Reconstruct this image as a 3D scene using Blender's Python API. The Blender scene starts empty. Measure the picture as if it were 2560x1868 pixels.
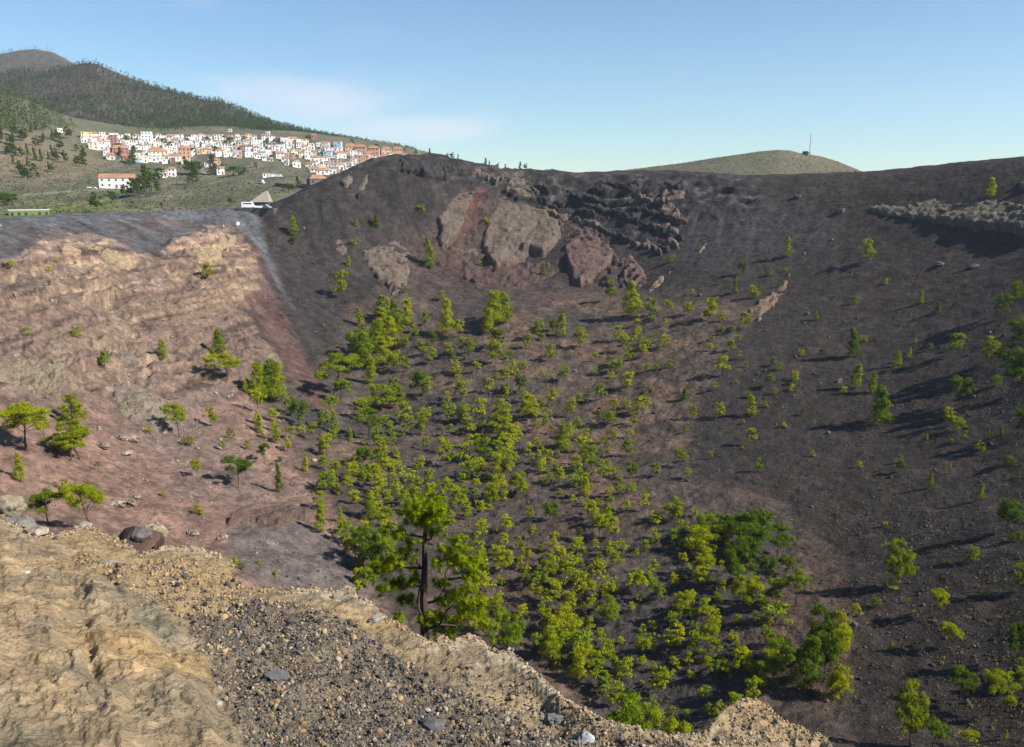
import bpy, math, random
import numpy as np
from mathutils import Vector, Matrix
random.seed(7)
rng = np.random.default_rng(7)
S = bpy.context.scene
COL = S.collection
R = math.radians

# ------------------------------------------------------------------ camera
F, CX, CY, PITCH = 2130.0, 1280.0, 934.0, R(12.5)      # photo pixels (2560 x 1868)
cam = bpy.data.cameras.new('camera')
cam.sensor_fit = 'HORIZONTAL'; cam.sensor_width = 36.0; cam.lens = 36.0 * F / 2560.0
cam.clip_start = 0.1; cam.clip_end = 60000
camo = bpy.data.objects.new('camera', cam); COL.objects.link(camo)
camo.rotation_euler = (math.pi / 2 - PITCH, 0, 0)
S.camera = camo

# ------------------------------------------------------------------ light
SUN_AZ, SUN_EL = R(108), R(39)
S.world = bpy.data.worlds.new('World'); S.world.use_nodes = True
S.view_settings.view_transform = 'Standard'; S.view_settings.look = 'None'
S.view_settings.exposure = 0.90; S.view_settings.gamma = 1.0
try: S.view_settings.use_curve_mapping = False
except Exception: pass
S.cycles.use_denoising = True
S.cycles.max_bounces = 6; S.cycles.volume_bounces = 1
S.cycles.transparent_max_bounces = 8

def world_nodes():
    nt = S.world.node_tree; N = nt.nodes; L = nt.links; N.clear()
    out = N.new('ShaderNodeOutputWorld'); bg = N.new('ShaderNodeBackground')
    sky = N.new('ShaderNodeTexSky'); sky.sky_type = 'NISHITA'; sky.sun_disc = False
    sky.sun_elevation = SUN_EL; sky.sun_rotation = SUN_AZ
    sky.altitude = 650; sky.air_density = 1.0; sky.dust_density = 0.0; sky.ozone_density = 1.0
    bg.inputs['Strength'].default_value = 0.064
    # low fair-weather cloud banks: noise on the sky direction, only near the horizon
    tc = N.new('ShaderNodeTexCoord'); sep = N.new('ShaderNodeSeparateXYZ')
    L.new(tc.outputs['Generated'], sep.inputs[0])
    mp = N.new('ShaderNodeMapping'); mp.inputs['Scale'].default_value = (11.0, 11.0, 30.0)
    L.new(tc.outputs['Generated'], mp.inputs[0])
    nz = N.new('ShaderNodeTexNoise'); nz.inputs['Scale'].default_value = 1.0; nz.inputs['Detail'].default_value = 7; nz.inputs['Roughness'].default_value = 0.55
    L.new(mp.outputs[0], nz.inputs['Vector'])
    acc = None
    for az, el, wd, ht in ((-13, 5.2, 0.14, 0.035), (-6, 3.6, 0.12, 0.022), (70, 5, 0.2, 0.04), (120, 4, 0.2, 0.03), (175, 6, 0.22, 0.04), (230, 4, 0.2, 0.035), (290, 5, 0.2, 0.04)):
        a, e = R(az), R(el); vm = N.new('ShaderNodeVectorMath'); vm.operation = 'SUBTRACT'; vm.inputs[1].default_value = (math.sin(a) * math.cos(e), math.cos(a) * math.cos(e), math.sin(e)); L.new(tc.outputs['Generated'], vm.inputs[0])
        vs_ = N.new('ShaderNodeVectorMath'); vs_.operation = 'MULTIPLY'; vs_.inputs[1].default_value = (1 / wd, 1 / wd, 1 / ht); L.new(vm.outputs[0], vs_.inputs[0])
        vl = N.new('ShaderNodeVectorMath'); vl.operation = 'LENGTH'; L.new(vs_.outputs[0], vl.inputs[0])
        r_ = N.new('ShaderNodeMapRange'); r_.inputs[1].default_value = 1.25; r_.inputs[2].default_value = 0.0; L.new(vl.outputs['Value'], r_.inputs[0])
        if acc is None: acc = r_.outputs[0]
        else:
            mm = N.new('ShaderNodeMath'); mm.operation = 'MAXIMUM'; L.new(acc, mm.inputs[0]); L.new(r_.outputs[0], mm.inputs[1]); acc = mm.outputs[0]
    sm_ = N.new('ShaderNodeMath'); sm_.operation = 'MULTIPLY_ADD'; sm_.inputs[1].default_value = 0.8; L.new(acc, sm_.inputs[0]); L.new(nz.outputs['Fac'], sm_.inputs[2])
    m1 = N.new('ShaderNodeMapRange'); m1.inputs[1].default_value = 0.60; m1.inputs[2].default_value = 1.25; m1.interpolation_type = 'SMOOTHSTEP'; L.new(sm_.outputs[0], m1.inputs[0])
    m2 = N.new('ShaderNodeMath'); m2.operation = 'MULTIPLY'; m2.inputs[1].default_value = 0.50
    L.new(m1.outputs[0], m2.inputs[0])
    mix = N.new('ShaderNodeMixRGB'); mix.inputs[2].default_value = (8.2, 7.9, 8.9, 1)
    tn = N.new('ShaderNodeMixRGB'); tn.blend_type = 'MULTIPLY'; tn.inputs[0].default_value = 1; tn.inputs[2].default_value = (0.80, 1.02, 1.16, 1); L.new(sky.outputs[0], tn.inputs[1])
    L.new(m2.outputs[0], mix.inputs[0]); L.new(tn.outputs[0], mix.inputs[1])
    L.new(mix.outputs[0], bg.inputs['Color']); L.new(bg.outputs[0], out.inputs[0])
world_nodes()

sl = bpy.data.lights.new('sun', 'SUN'); sl.energy = 5.0; sl.angle = R(0.53); sl.color = (1.0, 0.93, 0.82)
so = bpy.data.objects.new('sun', sl); COL.objects.link(so)
SUNV = Vector((math.cos(SUN_EL) * math.sin(SUN_AZ), math.cos(SUN_EL) * math.cos(SUN_AZ), math.sin(SUN_EL)))
so.rotation_euler = SUNV.to_track_quat('Z', 'Y').to_euler()
so.location = (200, -200, 300)

# ------------------------------------------------------------------ maths helpers
CT, ST = math.cos(PITCH), math.sin(PITCH)
def ray(px, py):
    px = np.asarray(px, float); py = np.asarray(py, float)
    u = (CY - py) / F; d = CT + u * ST
    return (px - CX) / F / d, (-ST + u * CT) / d          # X and Z per metre of Y
def pix(px, py, Y):
    kx, kz = ray(px, py); Y = np.asarray(Y, float)
    return np.stack([kx * Y, Y + 0 * kx, kz * Y], -1)
def project(x, y, z):
    d = np.maximum(y * CT - z * ST, 0.5); u = (y * ST + z * CT) / d
    return CX + F * x / d, CY - F * u
def _h(ix, iy, iz, seed):
    n = (ix * 374761393 + iy * 668265263 + iz * 1274126177 + seed * 974634721).astype(np.int64) & 0xffffffff
    n = ((n ^ (n >> 13)) * 1274126177) & 0xffffffff
    n = ((n ^ (n >> 16)) * 2246822519) & 0xffffffff
    return ((n ^ (n >> 15)) & 0xffff) / 65535.0 * 2 - 1
def noise(x, y, z=0.0, seed=0):
    x = np.asarray(x, float); y = np.asarray(y, float); z = np.asarray(z, float) + 0 * x
    xi, yi, zi = np.floor(x).astype(np.int64), np.floor(y).astype(np.int64), np.floor(z).astype(np.int64)
    fx, fy, fz = x - xi, y - yi, z - zi
    fx, fy, fz = [t * t * t * (t * (t * 6 - 15) + 10) for t in (fx, fy, fz)]
    def c(a, b, d): return _h(xi + a, yi + b, zi + d, seed)
    x00 = c(0,0,0) * (1 - fx) + c(1,0,0) * fx; x10 = c(0,1,0) * (1 - fx) + c(1,1,0) * fx
    x01 = c(0,0,1) * (1 - fx) + c(1,0,1) * fx; x11 = c(0,1,1) * (1 - fx) + c(1,1,1) * fx
    return (x00 * (1 - fy) + x10 * fy) * (1 - fz) + (x01 * (1 - fy) + x11 * fy) * fz
def fbm(x, y, z=0.0, octv=4, seed=0, gain=0.5):
    s = 0; a = 1.0; t = 0
    for i in range(octv):
        s = s + a * noise(x * 2.03 ** i + 17.3 * i, y * 2.03 ** i - 9.1 * i, np.asarray(z) * 2.03 ** i, seed + i); t += a; a *= gain
    return s / t
def sstep(a, b, t):
    t = np.clip((t - a) / (b - a), 0, 1); return t * t * (3 - 2 * t)
def poly_sd(px, py, poly):
    """signed distance in pixels, positive inside"""
    P = np.asarray(poly, float); n = len(P)
    d = np.full(px.shape, 1e9); inside = np.zeros(px.shape, bool)
    for i in range(n):
        ax, ay = P[i]; bx, by = P[(i + 1) % n]
        ex, ey = bx - ax, by - ay; wx, wy = px - ax, py - ay
        t = np.clip((wx * ex + wy * ey) / (ex * ex + ey * ey + 1e-9), 0, 1)
        d = np.minimum(d, (wx - ex * t) ** 2 + (wy - ey * t) ** 2)
        if ay != by:
            cr = ((ay > py) != (by > py)) & (px < (bx - ax) * (py - ay) / (by - ay) + ax)
            inside ^= cr
    return np.where(inside, 1, -1) * np.sqrt(d)
def poly_mask(px, py, poly, soft=10, pad=60):
    P = np.asarray(poly, float); m = np.zeros(px.shape)
    sel = (px > P[:, 0].min() - pad) & (px < P[:, 0].max() + pad) & (py > P[:, 1].min() - pad) & (py < P[:, 1].max() + pad)
    if sel.any():
        qx, qy = px[sel], py[sel]
        m[sel] = sstep(-soft, soft, poly_sd(qx, qy, P))
    return m

class TPS:
    def __init__(s, pts, smooth=0.0):
        P = np.asarray(pts, float); s.P = P[:, :2] / 100.0; n = len(P)
        r2 = ((s.P[:, None] - s.P[None]) ** 2).sum(-1)
        K = 0.5 * r2 * np.log(r2 + 1e-12) + smooth * np.eye(n)
        A = np.zeros((n + 3, n + 3)); A[:n, :n] = K; A[:n, n] = 1; A[:n, n + 1:] = s.P
        A[n, :n] = 1; A[n + 1:, :n] = s.P.T
        b = np.zeros(n + 3); b[:n] = P[:, 2]; s.w = np.linalg.solve(A, b)
    def __call__(s, x, y):
        sh = np.shape(x); q = np.stack([np.ravel(x), np.ravel(y)], -1) / 100.0; o = np.empty(len(q)); n = len(s.P)
        for i in range(0, len(q), 40000):
            c = q[i:i + 40000]; r2 = ((c[:, None] - s.P[None]) ** 2).sum(-1)
            o[i:i + 40000] = (0.5 * r2 * np.log(r2 + 1e-12)) @ s.w[:n] + s.w[n] + c @ s.w[n + 1:]
        return o.reshape(sh)
class Raster:
    def __init__(s, f, x0, x1, y0, y1, st):
        s.x0, s.y0, s.st = x0, y0, st
        s.X, s.Y = np.meshgrid(np.arange(x0, x1 + st, st), np.arange(y0, y1 + st, st)); s.Z = f(s.X, s.Y)
    def __call__(s, x, y):
        x = np.asarray(x, float); y = np.asarray(y, float)
        h, w = s.Z.shape
        u = np.clip((x - s.x0) / s.st, 0, w - 1.001); v = np.clip((y - s.y0) / s.st, 0, h - 1.001)
        i = u.astype(int); j = v.astype(int); fu = u - i; fv = v - j; Z = s.Z
        return (Z[j, i] * (1 - fu) + Z[j, i + 1] * fu) * (1 - fv) + (Z[j + 1, i] * (1 - fu) + Z[j + 1, i + 1] * fu) * fv
    def hit(s, px, py, y0, y1, n=480):
        """first meeting of each pixel's ray with the ground; nan when it misses"""
        px = np.atleast_1d(np.asarray(px, float)); py = np.atleast_1d(np.asarray(py, float))
        kx, kz = ray(px, py); best = np.full(px.shape, np.nan); prev = None; py_ = y0
        for Y in np.linspace(y0, y1, n):
            dd = kz * Y - s(kx * Y, np.full_like(kx, Y))
            if prev is not None:
                c = np.isnan(best) & (dd <= 0) & (prev > 0)
                best[c] = py_ + (Y - py_) * prev[c] / (prev[c] - dd[c])
            prev = dd; py_ = Y
        return np.stack([kx * best, best, kz * best], -1)

# ------------------------------------------------------------------ object helpers
def mesh_np(name, V, Fc, mat=None, smooth=False, col=None, normals=None):
    V = np.asarray(V, np.float32); Fc = np.asarray(Fc, np.int32); k = Fc.shape[1]; nf = len(Fc)
    me = bpy.data.meshes.new(name)
    me.vertices.add(len(V)); me.vertices.foreach_set('co', V.ravel())
    me.loops.add(nf * k); me.loops.foreach_set('vertex_index', Fc.ravel())
    me.polygons.add(nf); me.polygons.foreach_set('loop_start', np.arange(0, nf * k, k, dtype=np.int32))
    me.polygons.foreach_set('loop_total', np.full(nf, k, np.int32))
    if smooth: me.polygons.foreach_set('use_smooth', np.ones(nf, bool))
    if col is not None:
        at = me.attributes.new('Col', 'FLOAT_COLOR', 'POINT')
        c = np.ones((len(V), 4), np.float32); c[:, :3] = col; at.data.foreach_set('color', c.ravel())
    me.update(calc_edges=True)
    if normals is not None:
        me.polygons.foreach_set('use_smooth', np.ones(nf, bool))
        me.normals_split_custom_set_from_vertices(np.asarray(normals, float).tolist())
    if mat: me.materials.append(mat)
    return me
def link(name, me, parent=None, loc=None, rot=None, scale=None):
    o = bpy.data.objects.new(name, me); COL.objects.link(o)
    if parent: o.parent = parent
    if loc is not None: o.location = loc
    if rot is not None: o.rotation_euler = rot
    if scale is not None: o.scale = scale if hasattr(scale, '__len__') else (scale,) * 3
    return o
def tag(o, label=None, cat=None, group=None, kind=None):
    if label: o['label'] = label
    if cat: o['category'] = cat
    if group: o['group'] = group
    if kind: o['kind'] = kind
    return o
class MB:
    """collects boxes, prisms and tubes (quads and tris as polygons)"""
    def __init__(s): s.v = []; s.f = []
    def box(s, x0, x1, y0, y1, z0, z1):
        b = len(s.v); s.v += [(x0,y0,z0),(x1,y0,z0),(x1,y1,z0),(x0,y1,z0),(x0,y0,z1),(x1,y0,z1),(x1,y1,z1),(x0,y1,z1)]
        s.f += [tuple(b + i for i in q) for q in ((3,2,1,0),(4,5,6,7),(0,1,5,4),(1,2,6,5),(2,3,7,6),(3,0,4,7))]; return s
    def prism(s, prof, a0, a1, axis='x'):
        """profile in (other horizontal axis, z), extruded along axis"""
        b = len(s.v); n = len(prof)
        for a in (a0, a1):
            for p, z in prof: s.v.append((a, p, z) if axis == 'x' else (p, a, z))
        s.f.append(tuple(b + i for i in range(n))[::-1]); s.f.append(tuple(b + n + i for i in range(n)))
        for i in range(n):
            j = (i + 1) % n; s.f.append((b + i, b + j, b + n + j, b + n + i))
        return s
    def tube(s, pts, rad, n=6):
        b = len(s.v); P = [Vector(p) for p in pts]; k = len(P)
        for i, p in enumerate(P):
            d = (P[min(i + 1, k - 1)] - P[max(i - 1, 0)]).normalized()
            u = d.orthogonal().normalized(); w = d.cross(u)
            for j in range(n):
                a = 2 * math.pi * j / n; q = p + (u * math.cos(a) + w * math.sin(a)) * rad[i]; s.v.append(tuple(q))
        for i in range(k - 1):
            for j in range(n):
                jj = (j + 1) % n; s.f.append((b + i*n + j, b + i*n + jj, b + (i+1)*n + jj, b + (i+1)*n + j))
        s.f.append(tuple(b + j for j in range(n))[::-1]); s.f.append(tuple(b + (k-1)*n + j for j in range(n)))
        return s
    def mesh(s, name, mat):
        me = bpy.data.meshes.new(name); me.from_pydata(s.v, [], s.f); me.update(); me.materials.append(mat); return me

# ------------------------------------------------------------------ materials
def mat_ground(name, scales=(0.25, 1.6, 7.0), amt=0.45, bump=0.5, bdist=0.5, rough=0.95):
    m = bpy.data.materials.new(name); m.use_nodes = True; nt = m.node_tree; N = nt.nodes; L = nt.links
    b = N['Principled BSDF']; b.inputs['Roughness'].default_value = rough; b.inputs['Specular IOR Level'].default_value = 0.15
    at = N.new('ShaderNodeAttribute'); at.attribute_name = 'Col'
    tc = N.new('ShaderNodeTexCoord')
    prev = None; hs = None
    for i, sc in enumerate(scales):
        n = N.new('ShaderNodeTexNoise'); n.inputs['Scale'].default_value = sc; n.inputs['Detail'].default_value = 6; n.inputs['Roughness'].default_value = 0.68
        L.new(tc.outputs['Object'], n.inputs['Vector'])
        r = N.new('ShaderNodeMapRange'); r.inputs[1].default_value = 0.25; r.inputs[2].default_value = 0.75
        r.inputs[3].default_value = 1 - amt * (0.6, 0.9, 1.0)[i]; r.inputs[4].default_value = 1 + amt * (0.6, 0.9, 1.0)[i]
        L.new(n.outputs['Fac'], r.inputs[0])
        if prev is None: prev = r.outputs[0]; hs = n.outputs['Fac']
        else:
            q = N.new('ShaderNodeMath'); q.operation = 'MULTIPLY'; L.new(prev, q.inputs[0]); L.new(r.outputs[0], q.inputs[1]); prev = q.outputs[0]
            a = N.new('ShaderNodeMath'); a.operation = 'MULTIPLY_ADD'; a.inputs[1].default_value = scales[0] / sc
            L.new(n.outputs['Fac'], a.inputs[0]); L.new(hs, a.inputs[2]); hs = a.outputs[0]
    mx = N.new('ShaderNodeMixRGB'); mx.blend_type = 'MULTIPLY'; mx.inputs[0].default_value = 1
    L.new(at.outputs['Color'], mx.inputs[1]); L.new(prev, mx.inputs[2]); L.new(mx.outputs[0], b.inputs['Base Color'])
    bp = N.new('ShaderNodeBump'); bp.inputs['Strength'].default_value = bump; bp.inputs['Distance'].default_value = bdist
    L.new(hs, bp.inputs['Height']); L.new(bp.outputs[0], b.inputs['Normal'])
    return m
def mat_plain(name, c, rough=0.8, var=0.12, scale=1.5, spec=0.3, obj_var=0.0):
    m = bpy.data.materials.new(name); m.use_nodes = True; nt = m.node_tree; N = nt.nodes; L = nt.links
    b = N['Principled BSDF']; b.inputs['Roughness'].default_value = rough; b.inputs['Specular IOR Level'].default_value = spec
    tc = N.new('ShaderNodeTexCoord'); n = N.new('ShaderNodeTexNoise'); n.inputs['Scale'].default_value = scale; n.inputs['Detail'].default_value = 5
    L.new(tc.outputs['Object'], n.inputs['Vector'])
    r = N.new('ShaderNodeMapRange'); r.inputs[1].default_value = 0.3; r.inputs[2].default_value = 0.7; r.inputs[3].default_value = 1 - var; r.inputs[4].default_value = 1 + var
    L.new(n.outputs['Fac'], r.inputs[0]); f = r.outputs[0]
    if obj_var:
        oi = N.new('ShaderNodeObjectInfo'); r2 = N.new('ShaderNodeMapRange'); r2.inputs[3].default_value = 1 - obj_var; r2.inputs[4].default_value = 1 + obj_var
        L.new(oi.outputs['Random'], r2.inputs[0]); q = N.new('ShaderNodeMath'); q.operation = 'MULTIPLY'; L.new(f, q.inputs[0]); L.new(r2.outputs[0], q.inputs[1]); f = q.outputs[0]
    mx = N.new('ShaderNodeMixRGB'); mx.blend_type = 'MULTIPLY'; mx.inputs[0].default_value = 1; mx.inputs[1].default_value = (*c, 1)
    L.new(f, mx.inputs[2]); L.new(mx.outputs[0], b.inputs['Base Color'])
    return m
def mat_leaf(name, c1, c2, trans=0.3, attr=False):
    m = bpy.data.materials.new(name); m.use_nodes = True; nt = m.node_tree; N = nt.nodes; L = nt.links; N.clear()
    out = N.new('ShaderNodeOutputMaterial'); d = N.new('ShaderNodeBsdfDiffuse'); t = N.new('ShaderNodeBsdfTranslucent'); mx = N.new('ShaderNodeMixShader')
    mx.inputs[0].default_value = trans
    if attr:
        a = N.new('ShaderNodeAttribute'); a.attribute_name = 'Col'; base = a.outputs['Color']
    else:
        oi = N.new('ShaderNodeObjectInfo'); cm = N.new('ShaderNodeMixRGB'); cm.inputs[1].default_value = (*c1, 1); cm.inputs[2].default_value = (*c2, 1)
        L.new(oi.outputs['Random'], cm.inputs[0]); base = cm.outputs[0]
    tc = N.new('ShaderNodeTexCoord'); n = N.new('ShaderNodeTexNoise'); n.inputs['Scale'].default_value = 9.0; n.inputs['Detail'].default_value = 3
    L.new(tc.outputs['Object'], n.inputs['Vector'])
    r = N.new('ShaderNodeMapRange'); r.inputs[1].default_value = 0.3; r.inputs[2].default_value = 0.7; r.inputs[3].default_value = 0.6; r.inputs[4].default_value = 1.35
    L.new(n.outputs['Fac'], r.inputs[0])
    mu = N.new('ShaderNodeMixRGB'); mu.blend_type = 'MULTIPLY'; mu.inputs[0].default_value = 1; L.new(base, mu.inputs[1]); L.new(r.outputs[0], mu.inputs[2])
    L.new(mu.outputs[0], d.inputs[0]); L.new(mu.outputs[0], t.inputs[0]); L.new(d.outputs[0], mx.inputs[1]); L.new(t.outputs[0], mx.inputs[2]); L.new(mx.outputs[0], out.inputs[0])
    return m
M_CRATER = mat_ground('crater_ground', (0.18, 1.1, 4.5), 0.55, 1.0, 1.6)
M_HILL = mat_ground('hillside_ground', (0.05, 0.25, 1.0), 0.35, 0.6, 2.0)
M_ROCK = mat_ground('outcrop_rock', (0.5, 1.8, 6.0), 0.62, 1.0, 1.2)
M_TUFF = mat_ground('tuff', (1.5, 9.0, 55.0), 0.36, 1.0, 0.16)
M_STONE = mat_ground('loose_stone', (3.0, 20.0, 90.0), 0.35, 0.6, 0.02)
M_LEAF = mat_leaf('pine_needles', (0.35, 0.365, 0.008), (0.17, 0.240, 0.011), 0.45)
M_LEAF_D = mat_leaf('dark_needles', (0.045, 0.085, 0.012), (0.07, 0.12, 0.012), 0.3)
M_LEAFA = mat_leaf('mixed_foliage', (0, 0, 0), (0, 0, 0), 0.3, attr=True)
M_BARK = mat_plain('bark', (0.075, 0.055, 0.045), 0.95, 0.4, 6.0, 0.1)

# ================================================================== CRATER GROUND
CP = [  # (px, py, Y)  far rim and walls, from the picture and the size of the crater
 # rim
 (-300,552,235),(0,546,300),(200,541,335),(400,536,365),(560,529,388),(650,521,402),(700,500,418),(760,470,430),(830,435,440),(900,411,450),(960,396,455),(1030,388,460),(1150,402,468),(1250,415,474),(1420,432,480),(1600,425,470),(1800,433,455),(2000,436,430),(2150,432,420),(2300,415,396),(2450,400,368),(2560,390,345),(2900,370,275),
 # far wall
 (700,600,392),(760,700,372),(900,560,412),(900,660,392),(1000,480,436),(1000,720,375),(1100,600,420),(1100,740,372),(1250,560,432),(1250,680,396),(1400,560,430),(1400,700,388),(1550,560,415),(1550,720,365),(1700,540,405),(1700,700,350),(1850,560,385),(1850,700,335),(2000,520,382),(2000,700,324),(2200,520,356),(2200,700,302),
 # right wall
 (2560,600,285),(2560,900,206),(2560,1300,138),(2560,1868,83),(2350,700,284),(2350,1000,206),(2350,1400,132),(2300,1868,85),(2150,850,260),(2100,1100,200),(2100,1400,145),(2000,1868,86),(1950,900,255),(1900,1200,182),
 # floor
 (1000,800,345),(1250,780,345),(1500,800,330),(1750,820,295),(900,900,315),(1200,920,290),(1500,920,282),(1750,950,250),(1000,1050,255),(1300,1080,240),(1600,1080,228),(1100,1250,192),(1400,1300,176),(1700,1300,165),(1300,1500,143),(1600,1550,131),(1850,1550,124),(1700,1800,105),(1450,1700,117),(1900,1750,103),
 # left wall and talus
 (0,620,268),(0,750,230),(0,900,196),(0,1100,156),(0,1300,125),(200,620,300),(200,800,248),(200,1000,196),(200,1200,155),(400,620,330),(400,800,275),(400,1000,222),(400,1200,172),(400,1350,140),(560,620,350),(560,760,312),(600,900,270),(620,1050,222),(640,1200,185),(640,1350,150),(690,750,340),(740,900,298),(800,1050,245),(830,1200,198),(860,1400,155),(950,1500,142),
]
W = [tuple(pix(*c)) for c in CP]
W += [  # ground beyond the frame and behind the rim
 (-175,190,-8),(-160,120,-2),(-105,40,0),(-60,10,-1),(285,215,0),(270,110,-4),(215,10,-8),(110,-55,-4),(0,-25,-1),(-40,-25,-1),
 (0,4,-6),(-6,14,-13),(6,14,-13),(0,45,-36),(-40,45,-33),(40,40,-32),(-70,60,-30),(80,60,-30),(0,85,-63),(-45,90,-56),(-20,120,-72),(-60,120,-50),
 (-290,340,-55),(-240,420,-45),(-130,480,-40),(-60,530,-45),(40,560,-45),(160,530,-45),(260,430,-45),(330,330,-35),(330,200,-35),(-290,180,-45),(-250,60,-40),(0,700,-120),(-300,600,-90),(300,600,-120),
]
crater_tps = TPS(W, 0.0003)
base_r = Raster(crater_tps, -330, 330, -20, 640, 1.5)

RIM = np.array([(-800,575),(-300,552),(0,546),(200,541),(400,536),(560,529),(650,521),(700,500),(760,470),(830,435),(900,411),(960,396),(1030,388),(1090,392),(1150,402),(1250,415),(1350,426),(1420,432),(1500,430),(1600,424),(1750,431),(1900,437),(2000,436),(2150,432),(2300,415),(2450,400),(2560,390),(2900,372),(3400,365)], float)
RIM_Y = np.array([(c[0], c[2]) for c in CP[:23]] + [(3400, 170)])
# make the skyline of the rim follow the photograph: lift or lower the rim zone by column
def rim_fix(f):
    cols = np.linspace(-500, 3000, 176); dz = np.zeros_like(cols)
    k, _ = ray(cols, np.full_like(cols, 462)); Yr = np.interp(cols, RIM_Y[:, 0], RIM_Y[:, 1])
    want = ray(cols, np.interp(cols, RIM[:, 0], RIM[:, 1]))[1]
    for it in range(3):
        for i, c in enumerate(cols):
            Y = np.linspace(Yr[i] * 0.8, Yr[i] * 1.25, 140); x = k[i] * Y
            z = f(x, Y) + dz[i] * np.exp(-((Y - Yr[i]) / 28.0) ** 2)
            a = z / Y; j = np.argmax(a); dz[i] += (want[i] - a[j]) * Y[j]
    return cols, k, Yr, dz
_c, _k, _Yr, _dz = rim_fix(base_r)
def base_h(x, y):
    z = base_r(x, y); k = x / np.maximum(y, 1.0)
    d = np.interp(k, _k, _dz); Yr = np.interp(k, _k, _Yr)
    return z + d * np.exp(-((y - Yr) / 28.0) ** 2)

C5 = lambda *p: [(x / 2.754, 560 + y / 2.754) for x, y in p]
C0 = lambda *p: [(x / 2.754, 960 + y / 2.754) for x, y in p]
C3 = lambda *p: [(1000 + x / 2.83, 320 + y / 2.83) for x, y in p]
C2 = lambda *p: [(500 + x / 3.305, 200 + y / 3.305) for x, y in p]
C4 = lambda *p: [(1760 + x / 2.83, 320 + y / 2.83) for x, y in p]
Z_OCHRE = [(-400,650),(-100,660),(40,655),(70,625),(150,600),(190,590),(300,610),(340,640),(400,640),(430,605),(470,590),(540,565),(590,580),(640,640),(650,700),(610,760),(640,830),(690,880),(705,930),(660,960),(600,1010),(520,1010),(450,1060),(330,1060),(280,1000),(150,985),(100,1010),(-100,1040),(-400,1150)]
Z_TALUS = [(-400,1000),(0,1010),(180,960),(300,1010),(500,1010),(620,960),(700,1060),(760,1160),(830,1280),(900,1420),(1000,1600),(900,1900),(-400,1900)]
Z_ASH = [(570,1330),(600,1300),(690,1310),(790,1300),(860,1380),(940,1480),(860,1520),(700,1480),(590,1430)]
Z_ASH2 = [(300,1030),(520,1060),(640,1150),(700,1240),(760,1290),(600,1260),(480,1190),(380,1120)]
Z_TOPL = [(-400,520),(560,505),(640,520),(600,590),(520,590),(440,620),(330,640),(250,600),(150,600),(60,650),(-400,670)]
Z_PATH = [(-400,520),(200,520),(560,505),(650,505),(652,560),(670,630),(700,700),(735,770),(712,740),(680,690),(645,625),(605,572),(520,548),(200,556),(-400,580)]
Z_RED = [(600,590),(640,620),(680,730),(740,850),(800,960),(840,1040),(770,1010),(720,940),(690,880),(650,800),(610,740),(640,680)]
Z_FLOOR = [(880,790),(960,740),(1120,740),(1300,780),(1450,740),(1800,745),(1880,800),(1780,930),(1730,1080),(1740,1200),(1960,1260),(2060,1400),(2120,1600),(2130,1900),(1100,1900),(930,1560),(830,1300),(740,1120),(640,960),(700,930),(800,960),(830,880)]
Z_FARRED = [(960,650),(1080,560),(1180,480),(1260,460),(1240,540),(1180,640),(1300,700),(1460,720),(1560,640),(1600,700),(1500,760),(1330,760),(1180,740),(1050,740),(960,720)]
Z_REDSTRIP = C3((470,470),(560,430),(640,460),(600,560),(520,720),(420,880),(330,1000),(280,980),(380,860),(450,700),(480,590))
Z_TAN_R = [(1820,800),(1850,830),(1800,930),(1740,1010),(1690,1080),(1600,1150),(1560,1150),(1640,1050),(1700,960),(1760,850)]
Z_LITTER_R = [(2040,1330),(2130,1480),(2120,1720),(2060,1820),(1960,1700),(1900,1500)]
Z_BROWN_R = C4((900,620),(1400,640),(2300,850),(2300,1420),(1400,1420),(1000,1200))
Z_TOPDARK = [(900,400),(1100,400),(1420,440),(1900,445),(1900,520),(1600,600),(1450,560),(1250,500),(1100,440)]
Z_SAND = [(1700,560),(1900,500),(2050,520),(2100,600),(1900,640),(1750,680),(1650,640)]

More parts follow.
